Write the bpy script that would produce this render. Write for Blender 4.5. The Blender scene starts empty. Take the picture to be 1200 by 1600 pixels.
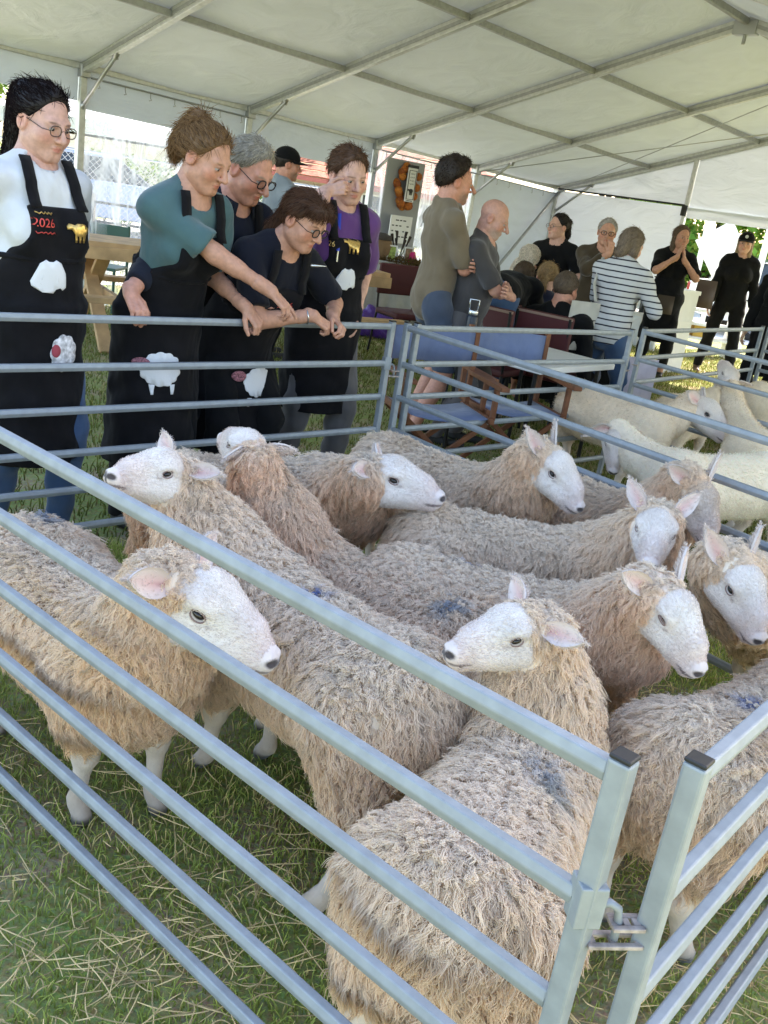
import bpy, bmesh, math, random
import numpy as np
from math import sin, cos, radians, pi, sqrt
from mathutils import Vector, Matrix
from mathutils.bvhtree import BVHTree
random.seed(7); RNG = np.random.default_rng(7)
scene = bpy.context.scene
COL = scene.collection
# ---------------------------------------------------------------- camera
F_PX, PITCH, ROLL, CAM_H = 1462.3, radians(18.5165), radians(9.0477), 1.5404
_fw = np.array([0, cos(PITCH), -sin(PITCH)]); _r0 = np.array([1., 0, 0]); _u0 = np.cross(_r0, _fw)
_rt = cos(ROLL)*_r0 + sin(ROLL)*_u0; _up = -sin(ROLL)*_r0 + cos(ROLL)*_u0
CAMP = np.array([0, 0, CAM_H])
cd = bpy.data.cameras.new('camera'); cam = bpy.data.objects.new('camera', cd); COL.objects.link(cam)
cd.sensor_fit = 'VERTICAL'; cd.sensor_height = 36; cd.lens = 36*F_PX/1600
cd.clip_start = .02; cd.clip_end = 2000
M = Matrix.Identity(4)
for r in range(3):
    M[r][0] = _rt[r]; M[r][1] = _up[r]; M[r][2] = -_fw[r]; M[r][3] = CAMP[r]
cam.matrix_world = M; scene.camera = cam
# ---------------------------------------------------------------- sky, sun, exposure
SUN_EL, SUN_AZ = radians(37), radians(43)      # azimuth measured from +Y towards +X
world = bpy.data.worlds.new('World'); scene.world = world; world.use_nodes = True
_n = world.node_tree.nodes; _l = world.node_tree.links
_sky = _n.new('ShaderNodeTexSky'); _sky.sky_type = 'NISHITA'; _sky.sun_disc = False
_sky.sun_elevation = SUN_EL; _sky.sun_rotation = SUN_AZ; _sky.air_density = 1.0; _sky.dust_density = 1.5; _sky.ozone_density = 1.0
_bg = _n['Background']; _bg.inputs['Strength'].default_value = .15; _l.new(_sky.outputs[0], _bg.inputs['Color'])
sl = bpy.data.lights.new('sun', 'SUN'); sl.energy = 4.0; sl.angle = radians(2.0); sl.color = (1, .95, .88)
sun = bpy.data.objects.new('sun', sl); COL.objects.link(sun)
_sd = Vector((sin(SUN_AZ)*cos(SUN_EL), cos(SUN_AZ)*cos(SUN_EL), sin(SUN_EL)))
sun.rotation_euler = _sd.to_track_quat('Z', 'Y').to_euler()
vs = scene.view_settings; vs.view_transform = 'Standard'; vs.look = 'None'; vs.gamma = 1; vs.use_curve_mapping = False
vs.exposure = 2.35
vs.use_white_balance = True; vs.white_balance_temperature = 7050; vs.white_balance_tint = 11
cy = scene.cycles
cy.max_bounces = 6; cy.diffuse_bounces = 4; cy.glossy_bounces = 2; cy.transmission_bounces = 4; cy.transparent_max_bounces = 12
cy.caustics_reflective = False; cy.caustics_refractive = False; cy.sample_clamp_indirect = 6
cy.use_denoising = True
try:
    cy.denoiser = 'OPENIMAGEDENOISE'
except Exception: pass
scene.cycles_curves.shape = 'RIBBONS'; scene.cycles_curves.subdivisions = 2

# ---------------------------------------------------------------- layout helpers (measured viewpoint, used only to find places on planes)
def ray(x, y):
    d = _fw*F_PX + _rt*(x-600) - _up*(y-800); return d/np.linalg.norm(d)
def atz(x, y, z):
    d = ray(x, y); return CAMP + d*((z-CAM_H)/d[2])
def atplane(x, y, P, n):
    d = ray(x, y); P = np.array(P, float); n = np.array(n, float); return CAMP + d*(((P-CAMP)@n)/(d@n))
def atdist(x, y, dist):
    d = ray(x, y); return CAMP + d*(dist/(d@_fw))
def nrm(v):
    v = np.array(v, float); return v/(np.linalg.norm(v)+1e-12)

# ---------------------------------------------------------------- materials
MATS = {}
def mat(name, col=(.8, .8, .8), rough=.6, metal=0., spec=.4, bump=None, noise=None, attr=None, sheen=0., coat=0., emit=None, folds=None):
    """procedural principled material; noise=(scale, amount, detail), bump=(scale, strength)"""
    if name in MATS: return MATS[name]
    m = bpy.data.materials.new(name); m.use_nodes = True; nt = m.node_tree; N = nt.nodes; L = nt.links
    b = N['Principled BSDF']; b.inputs['Base Color'].default_value = (*col, 1); b.inputs['Roughness'].default_value = rough
    b.inputs['Metallic'].default_value = metal; b.inputs['Specular IOR Level'].default_value = spec
    b.inputs['Sheen Weight'].default_value = sheen; b.inputs['Coat Weight'].default_value = coat
    tc = N.new('ShaderNodeTexCoord'); src = None
    if attr:
        a = N.new('ShaderNodeAttribute'); a.attribute_name = attr; src = a.outputs['Color']
    if noise:
        t = N.new('ShaderNodeTexNoise'); t.inputs['Scale'].default_value = noise[0]; t.inputs['Detail'].default_value = noise[2] if len(noise) > 2 else 4
        L.new(tc.outputs['Object'], t.inputs['Vector'])
        mr = N.new('ShaderNodeMapRange'); mr.inputs['From Min'].default_value = .3; mr.inputs['From Max'].default_value = .7
        mr.inputs['To Min'].default_value = 1-noise[1]; mr.inputs['To Max'].default_value = 1+noise[1]
        L.new(t.outputs['Fac'], mr.inputs['Value'])
        mx = N.new('ShaderNodeMix'); mx.data_type = 'RGBA'; mx.blend_type = 'MULTIPLY'; mx.inputs['Factor'].default_value = 1
        if src: L.new(src, mx.inputs['A'])
        else: mx.inputs['A'].default_value = (*col, 1)
        L.new(mr.outputs['Result'], mx.inputs['B']); src = mx.outputs['Result']
    if src: L.new(src, b.inputs['Base Color'])
    if bump:
        t = N.new('ShaderNodeTexNoise'); t.inputs['Scale'].default_value = bump[0]; t.inputs['Detail'].default_value = 5
        L.new(tc.outputs['Object'], t.inputs['Vector'])
        bp = N.new('ShaderNodeBump'); bp.inputs['Strength'].default_value = bump[1]; bp.inputs['Distance'].default_value = bump[2] if len(bump) > 2 else .01
        L.new(t.outputs['Fac'], bp.inputs['Height']); L.new(bp.outputs['Normal'], b.inputs['Normal'])
    if folds:
        t = N.new('ShaderNodeTexNoise'); t.inputs['Scale'].default_value = folds[0]; t.inputs['Detail'].default_value = 2; t.inputs['Distortion'].default_value = .3
        mp = N.new('ShaderNodeMapping'); mp.inputs['Scale'].default_value = (1, 1, .5); L.new(tc.outputs['Object'], mp.inputs['Vector']); L.new(mp.outputs[0], t.inputs['Vector'])
        b2 = N.new('ShaderNodeBump'); b2.inputs['Strength'].default_value = folds[1]; b2.inputs['Distance'].default_value = .04; L.new(t.outputs['Fac'], b2.inputs['Height'])
        if b.inputs['Normal'].is_linked: L.new(b2.outputs['Normal'], bp.inputs['Normal'])
        else: L.new(b2.outputs['Normal'], b.inputs['Normal'])
    if emit: b.inputs['Emission Color'].default_value = (*emit[0], 1); b.inputs['Emission Strength'].default_value = emit[1]
    MATS[name] = m; return m

# ---------------------------------------------------------------- object helpers
def mesh_from(name, V, Fq):
    me = bpy.data.meshes.new(name); V = np.asarray(V, np.float32)
    if isinstance(Fq, np.ndarray):
        nf, k = Fq.shape
        me.vertices.add(len(V)); me.vertices.foreach_set('co', V.ravel())
        me.loops.add(nf*k); me.loops.foreach_set('vertex_index', Fq.astype(np.int32).ravel())
        me.polygons.add(nf); me.polygons.foreach_set('loop_start', np.arange(0, nf*k, k, dtype=np.int32))
        me.update(calc_edges=True); me.validate()
    else:
        me.from_pydata([tuple(map(float, v)) for v in V], [], Fq); me.update()
    return me
def wmat(o): return (wmat(o.parent) @ o.matrix_parent_inverse @ o.matrix_basis) if o.parent is not None else o.matrix_basis.copy()
def link(name, data, m=None, parent=None, smooth=False, loc=None):
    o = bpy.data.objects.new(name, data); COL.objects.link(o)
    if m is not None and data is not None: data.materials.append(m)
    if parent is not None:
        o.parent = parent; o.matrix_parent_inverse = wmat(parent).inverted()
    if loc is not None: o.location = loc
    if smooth and data is not None and hasattr(data, 'polygons'): data.polygons.foreach_set('use_smooth', [True]*len(data.polygons))
    return o
def tag(o, label=None, cat=None, group=None, kind=None):
    if label: o['label'] = label
    if cat: o['category'] = cat
    if group: o['group'] = group
    if kind: o['kind'] = kind
    return o
def empty(name, loc, label=None, cat=None, group=None):
    o = bpy.data.objects.new(name, None); COL.objects.link(o); o.location = tuple(map(float, loc)); o.empty_display_size = .1
    return tag(o, label, cat, group)
class MB:
    """collects solids into one mesh (world coordinates)"""
    def __init__(s): s.V = []; s.F = []
    def add(s, V, F):
        k = len(s.V); s.V += [tuple(map(float, v)) for v in V]; s.F += [tuple(i+k for i in f) for f in F]; return s
    def box(s, c, size, ax=None):
        c = np.array(c, float); hx, hy, hz = np.array(size, float)/2
        X, Y, Z = (np.eye(3) if ax is None else np.array(ax, float))
        V = [c+X*sx*hx+Y*sy*hy+Z*sz*hz for sx in (-1, 1) for sy in (-1, 1) for sz in (-1, 1)]
        return s.add(V, [(0, 1, 3, 2), (4, 6, 7, 5), (0, 4, 5, 1), (2, 3, 7, 6), (0, 2, 6, 4), (1, 5, 7, 3)])
    def bar(s, a, b, w, hgt=None, up=(0, 0, 1)):
        """box section from a to b; w across, hgt along up"""
        a = np.array(a, float); b = np.array(b, float); Y = nrm(b-a); X = np.cross(Y, up)
        if np.linalg.norm(X) < 1e-4: X = np.cross(Y, (1, 0, 0))
        X = nrm(X); Z = np.cross(X, Y)
        return s.box((a+b)/2, (w, np.linalg.norm(b-a), hgt or w), (X, Y, Z))
    def tube(s, pts, r, n=8, caps=True):
        pts = [np.array(p, float) for p in pts]; m = len(pts); R = r if hasattr(r, '__len__') else [r]*m
        V = []; prev = None
        for i, p in enumerate(pts):
            t = nrm(pts[min(i+1, m-1)]-pts[max(i-1, 0)])
            if prev is None:
                x = np.cross(t, (0, 0, 1)); x = np.cross(t, (1, 0, 0)) if np.linalg.norm(x) < .1 else x
            else: x = prev-t*(prev@t)
            x = nrm(x); prev = x; y = np.cross(t, x)
            V += [p+R[i]*(cos(2*pi*j/n)*x+sin(2*pi*j/n)*y) for j in range(n)]
        F = [(i*n+j, i*n+(j+1) % n, (i+1)*n+(j+1) % n, (i+1)*n+j) for i in range(m-1) for j in range(n)]
        if caps: F += [tuple(range(n-1, -1, -1)), tuple((m-1)*n+j for j in range(n))]
        return s.add(V, F)
    def lathe(s, c, prof, n=16, ax=None):
        X, Y, Z = (np.eye(3) if ax is None else np.array(ax, float)); c = np.array(c, float)
        V = [c+X*r*cos(2*pi*j/n)+Y*r*sin(2*pi*j/n)+Z*z for r, z in prof for j in range(n)]
        m = len(prof)
        F = [(i*n+j, i*n+(j+1) % n, (i+1)*n+(j+1) % n, (i+1)*n+j) for i in range(m-1) for j in range(n)]
        F += [tuple(range(n-1, -1, -1)), tuple((m-1)*n+j for j in range(n))]
        return s.add(V, F)
    def sheet(s, G, th=0):
        """grid of points G[i][j] -> surface"""
        n, m = len(G), len(G[0])
        return s.add([p for r in G for p in r], [(i*m+j, i*m+j+1, (i+1)*m+j+1, (i+1)*m+j) for i in range(n-1) for j in range(m-1)])
    def build(s, name, m, parent=None, smooth=False, bev=0, solid=0, offset=0):
        o = link(name, mesh_from(name, s.V, s.F), m, parent, smooth)
        if solid:
            k = o.modifiers.new('solid', 'SOLIDIFY'); k.thickness = solid; k.offset = offset
        if bev:
            k = o.modifiers.new('bevel', 'BEVEL'); k.width = bev; k.segments = 2; k.limit_method = 'ANGLE'
        return o

# ---------------------------------------------------------------- signed distance modelling
f32 = np.float32
def rc(p, a, b, r1, r2=None):
    r2 = r1 if r2 is None else r2
    a = np.asarray(a, f32); ba = np.asarray(b, f32)-a; pa = p-a
    t = np.clip(pa@ba/max(float(ba@ba), 1e-9), 0, 1)
    q = pa-t[:, None]*ba
    return np.sqrt(np.einsum('ij,ij->i', q, q))-(r1+(r2-r1)*t)
def el(p, c, r, R=None):
    q = p-np.asarray(c, f32)
    if R is not None: q = q@np.asarray(R, f32).T
    r = np.asarray(r, f32); k0 = np.sqrt(((q/r)**2).sum(1)); k1 = np.sqrt(((q/(r*r))**2).sum(1))
    return k0*(k0-1)/np.maximum(k1, 1e-6)
def smin(a, b, k):
    if a is None: return b
    hh = np.clip(.5+.5*(b-a)/k, 0, 1)
    return b*(1-hh)+a*hh-k*hh*(1-hh)
def smax(a, b, k): return -smin(-a, -b, k)
def sdf_mesh(fn, lo, hi, res, blk=6):
    lo = np.array(lo, float); hi = np.array(hi, float)
    nb = np.ceil((hi-lo)/(res*blk)).astype(int)+1
    cc = [lo[i]+(np.arange(nb[i])+.5)*blk*res-.5*res for i in range(3)]
    P = np.stack(np.meshgrid(*cc, indexing='ij'), -1).reshape(-1, 3).astype(f32)
    dc = fn(P)
    D = np.repeat(np.repeat(np.repeat(dc.reshape(nb), blk, 0), blk, 1), blk, 2).astype(f32)
    act = np.argwhere((np.abs(dc) < blk*res*1.15).reshape(nb))
    if len(act) == 0: return np.zeros((0, 3)), np.zeros((0, 4), int)
    o = np.arange(blk); off = np.stack(np.meshgrid(o, o, o, indexing='ij'), -1).reshape(-1, 3)
    I = (act[:, None, :]*blk+off[None]).reshape(-1, 3)
    vals = np.concatenate([fn((lo+I[k:k+200000]*res).astype(f32)) for k in range(0, len(I), 200000)])
    D[I[:, 0], I[:, 1], I[:, 2]] = vals
    S = D < 0
    sh = np.array(D.shape)
    cnt = np.zeros(sh-1, np.int8)
    cor = [(i, j, k) for i in (0, 1) for j in (0, 1) for k in (0, 1)]
    for (i, j, k) in cor: cnt += S[i:sh[0]-1+i, j:sh[1]-1+j, k:sh[2]-1+k]
    A = np.argwhere((cnt > 0) & (cnt < 8))
    cv = np.stack([D[A[:, 0]+i, A[:, 1]+j, A[:, 2]+k] for (i, j, k) in cor], 1)
    acc = np.zeros((len(A), 3)); num = np.zeros(len(A))
    for a in range(8):
        for b in range(a+1, 8):
            ca, cb = np.array(cor[a]), np.array(cor[b])
            if np.abs(ca-cb).sum() != 1: continue
            va, vb = cv[:, a], cv[:, b]; m = (va < 0) != (vb < 0)
            t = np.where(m, va/np.where(m, va-vb, 1), 0)
            acc += np.where(m[:, None], ca+t[:, None]*(cb-ca), 0); num += m
    V = lo+(A+acc/num[:, None])*res
    idx = -np.ones(sh-1, np.int64); idx[A[:, 0], A[:, 1], A[:, 2]] = np.arange(len(A))
    Q = []
    for ax in range(3):
        u, v = (ax+1) % 3, (ax+2) % 3
        s0 = [slice(None)]*3; s1 = [slice(None)]*3; s0[ax] = slice(0, -1); s1[ax] = slice(1, None)
        a, b = S[tuple(s0)], S[tuple(s1)]
        E = np.argwhere(a != b); E = E[(E[:, u] > 0) & (E[:, v] > 0) & (E[:, u] < sh[u]-1) & (E[:, v] < sh[v]-1)]
        if len(E) == 0: continue
        ins = a[E[:, 0], E[:, 1], E[:, 2]]
        def g(du, dv):
            e = E.copy(); e[:, u] += du; e[:, v] += dv; return idx[e[:, 0], e[:, 1], e[:, 2]]
        q = np.stack([g(-1, -1), g(0, -1), g(0, 0), g(-1, 0)], 1)
        q[~ins] = q[~ins][:, ::-1]
        Q.append(q)
    Q = np.concatenate(Q); Q = Q[(Q >= 0).all(1)]
    return V, Q
def vnormals(V, Q):
    n = np.cross(V[Q[:, 2]]-V[Q[:, 0]], V[Q[:, 3]]-V[Q[:, 1]]); N = np.zeros_like(V)
    for k in range(4): np.add.at(N, Q[:, k], n)
    return N/(np.linalg.norm(N, axis=1)[:, None]+1e-12)
def wob(P, scale, seed=0, oct=3):
    """smooth pseudo noise in about -1..1"""
    r = np.random.default_rng(seed); out = np.zeros(len(P)); amp = 1.; tot = 0
    for o in range(oct):
        for _ in range(4):
            d = r.normal(size=3); d /= np.linalg.norm(d)
            out += amp*np.sin(P@d*scale*r.uniform(.7, 1.4)+r.uniform(0, 6.28))
        tot += amp*2.2; amp *= .55; scale *= 2.1
    return out/tot
def put_col(me, rgb, name='col'):
    a = me.color_attributes.new(name, 'FLOAT_COLOR', 'POINT')
    a.data.foreach_set('color', np.concatenate([rgb, np.ones((len(rgb), 1))], 1).astype(np.float32).ravel())
def hair_obj(name, P, rad, col, m, parent=None):
    """P (n,k,3) strands as a curves object"""
    n, k, _ = P.shape
    cu = bpy.data.hair_curves.new(name); cu.add_curves([k]*n)
    cu.points.foreach_set('position', P.astype(np.float32).ravel())
    cu.points.foreach_set('radius', np.broadcast_to(rad, (n, k)).astype(np.float32).ravel())
    a = cu.attributes.new('col', 'FLOAT_COLOR', 'CURVE')
    a.data.foreach_set('color', np.concatenate([col, np.ones((n, 1))], 1).astype(np.float32).ravel())
    return link(name, cu, m, parent)
def frame_from(fwd, up=(0, 0, 1)):
    """rows: right, forward, up"""
    y = nrm(fwd); x = np.cross(y, up); x = nrm(x); z = np.cross(x, y); return np.array([x, y, z])
def rotz(a): return np.array([[cos(a), -sin(a), 0], [sin(a), cos(a), 0], [0, 0, 1.]])
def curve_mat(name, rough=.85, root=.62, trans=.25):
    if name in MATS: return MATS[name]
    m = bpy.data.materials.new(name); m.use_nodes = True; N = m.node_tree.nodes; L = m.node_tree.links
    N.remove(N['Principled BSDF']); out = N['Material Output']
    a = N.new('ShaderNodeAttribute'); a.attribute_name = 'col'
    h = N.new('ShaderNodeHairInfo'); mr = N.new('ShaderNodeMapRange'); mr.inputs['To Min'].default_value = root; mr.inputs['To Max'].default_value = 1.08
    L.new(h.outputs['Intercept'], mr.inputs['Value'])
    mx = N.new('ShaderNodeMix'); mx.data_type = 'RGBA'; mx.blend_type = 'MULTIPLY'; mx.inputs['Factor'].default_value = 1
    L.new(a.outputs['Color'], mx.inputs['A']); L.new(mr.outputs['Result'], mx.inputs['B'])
    d = N.new('ShaderNodeBsdfDiffuse'); t = N.new('ShaderNodeBsdfTranslucent'); ms = N.new('ShaderNodeMixShader'); ms.inputs[0].default_value = trans
    L.new(mx.outputs['Result'], d.inputs['Color']); L.new(mx.outputs['Result'], t.inputs['Color'])
    L.new(d.outputs[0], ms.inputs[1]); L.new(t.outputs[0], ms.inputs[2]); L.new(ms.outputs[0], out.inputs['Surface'])
    MATS[name] = m; return m
def nrm_rows(a): return a/(np.linalg.norm(a, axis=1)[:, None]+1e-9)
# ================================================================ GROUND
def ground_mat():
    m = bpy.data.materials.new('turf_soil'); m.use_nodes = True; N = m.node_tree.nodes; L = m.node_tree.links; b = N['Principled BSDF']
    tc = N.new('ShaderNodeTexCoord'); t = N.new('ShaderNodeTexNoise'); t.inputs['Scale'].default_value = 3.5; t.inputs['Detail'].default_value = 8
    t2 = N.new('ShaderNodeTexNoise'); t2.inputs['Scale'].default_value = 70; t2.inputs['Detail'].default_value = 6
    L.new(tc.outputs['Object'], t.inputs['Vector']); L.new(tc.outputs['Object'], t2.inputs['Vector'])
    r = N.new('ShaderNodeValToRGB'); r.color_ramp.elements[0].color = (.26, .29, .10, 1); r.color_ramp.elements[1].color = (.40, .31, .20, 1)
    r.color_ramp.elements[0].position = .45; r.color_ramp.elements[1].position = .68
    L.new(t.outputs['Fac'], r.inputs['Fac'])
    mx = N.new('ShaderNodeMix'); mx.data_type = 'RGBA'; mx.blend_type = 'OVERLAY'; mx.inputs['Factor'].default_value = .6
    L.new(r.outputs['Color'], mx.inputs['A']); L.new(t2.outputs['Color'], mx.inputs['B']); L.new(mx.outputs['Result'], b.inputs['Base Color'])
    b.inputs['Roughness'].default_value = .95; b.inputs['Specular IOR Level'].default_value = .1
    bp = N.new('ShaderNodeBump'); bp.inputs['Strength'].default_value = .8; bp.inputs['Distance'].default_value = .02; L.new(t2.outputs['Fac'], bp.inputs['Height']); L.new(bp.outputs['Normal'], b.inputs['Normal'])
    return m
g = MB(); g.add([(-400, -60, 0), (400, -60, 0), (400, 900, 0), (-400, 900, 0)], [(0, 1, 2, 3)])
tag(g.build('ground', ground_mat()), kind='structure')
# grass blades and straw
def scatter(n, x0, x1, y0, y1, seed):
    r = np.random.default_rng(seed); return np.stack([r.uniform(x0, x1, n), r.uniform(y0, y1, n), np.zeros(n)], 1), r
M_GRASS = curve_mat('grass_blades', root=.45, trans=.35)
def grass_field(name, label, n, box, hgt, rad, seed, bare=0., tint=1.):
    P, r = scatter(n, *box, seed)
    keep = (wob(P, 2.3, 5)*.6+wob(P, 9, 6)*.5 > r.uniform(-1.1, .1+bare, n)-.35+bare); 
    keep &= np.abs((P[:, 0]+P[:, 1]*.02)/(P[:, 1]+1.2)) < .62
    P = P[keep]; n = len(P)
    h = hgt*(1+.35*r.normal(size=n)).clip(.3, 2.0)*(1+.35*wob(P, 3, 8))
    a = r.uniform(0, 2*pi, n); lean = r.uniform(.15, 1.0, n)
    d = np.stack([np.cos(a), np.sin(a), np.zeros(n)], 1)
    t = np.linspace(0, 1, 4)[None, :, None]
    S_ = P[:, None]+np.array([0, 0, 1])*(h[:, None, None]*(t-.30*lean[:, None, None]*t*t))+d[:, None]*(h*lean)[:, None, None]*.75*t**1.8
    S_[:, 0, 2] -= .004
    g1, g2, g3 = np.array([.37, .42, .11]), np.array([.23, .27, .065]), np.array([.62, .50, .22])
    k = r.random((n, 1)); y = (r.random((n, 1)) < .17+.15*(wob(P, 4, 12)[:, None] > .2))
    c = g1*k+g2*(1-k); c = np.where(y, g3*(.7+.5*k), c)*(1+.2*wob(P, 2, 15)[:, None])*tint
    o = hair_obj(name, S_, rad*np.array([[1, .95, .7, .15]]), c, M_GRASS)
    return tag(o, label, 'grass', kind='stuff')
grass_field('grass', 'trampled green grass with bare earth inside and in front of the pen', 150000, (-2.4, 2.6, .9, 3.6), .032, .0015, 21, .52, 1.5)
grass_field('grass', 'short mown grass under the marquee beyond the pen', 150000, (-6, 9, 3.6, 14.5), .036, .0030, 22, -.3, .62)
P, r = scatter(13000, -1.8, 1.6, .95, 3.4, 31)
w_ = np.exp(-((P[:, 0]+.55)**2/.5+(P[:, 1]-1.35)**2/.12))+.7*np.exp(-((P[:, 0]-.75)**2/.1+(P[:, 1]-1.25)**2/.15))+.22; w_ = w_*(.12+1.3*np.clip(wob(P, 5, 77)+.25, 0, 1)+.9*(wob(P, 14, 78) > .35)); P = P[r.random(len(P)) < w_]
n = len(P); a = r.uniform(0, 2*pi, n); ln = r.uniform(.02, .15, n)**1.15; d = np.stack([np.cos(a), np.sin(a), r.normal(0, .12, n)], 1); t = np.linspace(-.5, .5, 4)[None, :, None]
S_ = P[:, None]+np.array([0, 0, .022])+d[:, None]*ln[:, None, None]*t+r.normal(0, .012, (n, 1, 3))*(t*t); S_[..., 2] = np.maximum(S_[..., 2]+r.uniform(0, .02, (n, 1)), .004)
tag(hair_obj('straw', S_, np.array([[.0008, .0012, .0012, .0006]]), np.array([.74, .55, .29])*r.uniform(.45, 1.15, (n, 1))*np.array([1, 1, 1])+r.uniform(-.05, .05, (n, 3))*0, curve_mat('straw_stalks', root=1., trans=.1)), 'loose pale straw stalks strewn over the turf', 'straw', kind='stuff')
# ================================================================ MARQUEE
TY = radians(47.2); TD = np.array([cos(TY), sin(TY), 0]); TN = np.array([sin(TY), -cos(TY), 0]); T0 = np.array([1.84, 15.255, 0])
BAY, NB, HALF, RISE = 1.95, 5, 4.5, .292
def ez(s): return 2.085-.0275*s
def TP(s, t, z=None, dz=0):
    tt = min(t, 2*HALF-t); zz = ez(s)+RISE*max(tt, 0) if z is None else z
    p = T0+TD*s+TN*t; return np.array([p[0], p[1], zz+dz])
def fabric(name, col, fac, bs=2.2, rough=True):
    m = bpy.data.materials.new(name); m.use_nodes = True; N = m.node_tree.nodes; L = m.node_tree.links; N.remove(N['Principled BSDF'])
    tc = N.new('ShaderNodeTexCoord'); t = N.new('ShaderNodeTexNoise'); t.inputs['Scale'].default_value = bs; t.inputs['Detail'].default_value = 6; t.inputs['Distortion'].default_value = 1.2
    mp = N.new('ShaderNodeMapping'); mp.inputs['Scale'].default_value = (1, 1, 3.0); L.new(tc.outputs['Object'], mp.inputs['Vector']); L.new(mp.outputs[0], t.inputs['Vector'])
    bp = N.new('ShaderNodeBump'); bp.inputs['Strength'].default_value = .55; bp.inputs['Distance'].default_value = .05; L.new(t.outputs['Fac'], bp.inputs['Height'])
    mr = N.new('ShaderNodeMapRange'); mr.inputs['To Min'].default_value = .86; mr.inputs['To Max'].default_value = 1.08; L.new(t.outputs['Fac'], mr.inputs['Value'])
    mx = N.new('ShaderNodeMix'); mx.data_type = 'RGBA'; mx.blend_type = 'MULTIPLY'; mx.inputs['Factor'].default_value = 1; mx.inputs['A'].default_value = (*col, 1); L.new(mr.outputs['Result'], mx.inputs['B'])
    d = N.new('ShaderNodeBsdfDiffuse'); tr = N.new('ShaderNodeBsdfTranslucent'); g = N.new('ShaderNodeBsdfGlossy'); g.inputs['Roughness'].default_value = .38
    ms = N.new('ShaderNodeMixShader'); ms.inputs[0].default_value = fac; m2 = N.new('ShaderNodeMixShader'); m2.inputs[0].default_value = .05
    for k in (d, tr): L.new(mx.outputs['Result'], k.inputs['Color'])
    for k in (d, tr, g): L.new(bp.outputs['Normal'], k.inputs['Normal'])
    L.new(d.outputs[0], ms.inputs[1]); L.new(tr.outputs[0], ms.inputs[2]); L.new(ms.outputs[0], m2.inputs[1]); L.new(g.outputs[0], m2.inputs[2]); L.new(m2.outputs[0], N['Material Output'].inputs['Surface'])
    MATS[name] = m; return m
def clear_film(name, milk=.18):
    m = bpy.data.materials.new(name); m.use_nodes = True; N = m.node_tree.nodes; L = m.node_tree.links; N.remove(N['Principled BSDF'])
    tc = N.new('ShaderNodeTexCoord'); t = N.new('ShaderNodeTexNoise'); t.inputs['Scale'].default_value = 5; t.inputs['Detail'].default_value = 7; t.inputs['Distortion'].default_value = 2
    mp = N.new('ShaderNodeMapping'); mp.inputs['Scale'].default_value = (1, 1, .35); L.new(tc.outputs['Object'], mp.inputs['Vector']); L.new(mp.outputs[0], t.inputs['Vector'])
    mr = N.new('ShaderNodeMapRange'); mr.inputs['From Min'].default_value = .45; mr.inputs['From Max'].default_value = .8; mr.inputs['To Min'].default_value = milk*.5; mr.inputs['To Max'].default_value = milk*2.4; L.new(t.outputs['Fac'], mr.inputs['Value'])
    bp = N.new('ShaderNodeBump'); bp.inputs['Strength'].default_value = .5; bp.inputs['Distance'].default_value = .03; L.new(t.outputs['Fac'], bp.inputs['Height'])
    tp = N.new('ShaderNodeBsdfTransparent'); d = N.new('ShaderNodeBsdfDiffuse'); d.inputs['Color'].default_value = (.85, .88, .9, 1); tr = N.new('ShaderNodeBsdfTranslucent'); tr.inputs['Color'].default_value = (.85, .88, .9, 1); g = N.new('ShaderNodeBsdfGlossy'); g.inputs['Roughness'].default_value = .15
    a = N.new('ShaderNodeMixShader'); a.inputs[0].default_value = .6; L.new(d.outputs[0], a.inputs[1]); L.new(tr.outputs[0], a.inputs[2])
    b = N.new('ShaderNodeMixShader'); L.new(mr.outputs['Result'], b.inputs[0]); L.new(tp.outputs[0], b.inputs[1]); L.new(a.outputs[0], b.inputs[2])
    c = N.new('ShaderNodeMixShader'); c.inputs[0].default_value = .05; L.new(b.outputs[0], c.inputs[1]); L.new(g.outputs[0], c.inputs[2]); L.new(bp.outputs['Normal'], g.inputs['Normal'])
    L.new(c.outputs[0], N['Material Output'].inputs['Surface']); MATS[name] = m; return m
M_ROOF = fabric('marquee_roof_fabric', (.66, .71, .745), .030); M_WALL = fabric('marquee_wall_fabric', (.66, .71, .79), .055, 1.6); M_CLEAR = clear_film('clear_window_film', .46); M_CREASE = clear_film('creased_plastic_sheet', .55)
M_ALU = mat('tent_aluminium', (.55, .56, .55), rough=.42, metal=.55, noise=(25, .12)); M_ALUD = mat('tent_purlin_metal', (.36, .37, .37), rough=.5, metal=.5, noise=(25, .12)); M_BLK = mat('black_cord', (.02, .02, .02), rough=.6); M_STEEL = mat('zinc_fitting', (.42, .43, .44), rough=.4, metal=.8)
tent = empty('marquee', TP(-7.8, 4.5, 0), 'large white frame marquee with pitched fabric roof over the whole show', 'marquee')
SS = [-BAY*k for k in range(NB+1)]
def drape(s0, s1, t0, t1, fz, n=16, m=16, amp=.02, seed=0, nrmv=None):
    """grid between two frames with slack wrinkles"""
    G = []
    for i in range(n+1):
        G.append([])
        for j in range(m+1):
            u, v = i/n, j/m; s = s0+(s1-s0)*u; t = t0+(t1-t0)*v
            G[-1].append((s, t, sin(pi*u)*sin(pi*v)))
    return G
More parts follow.
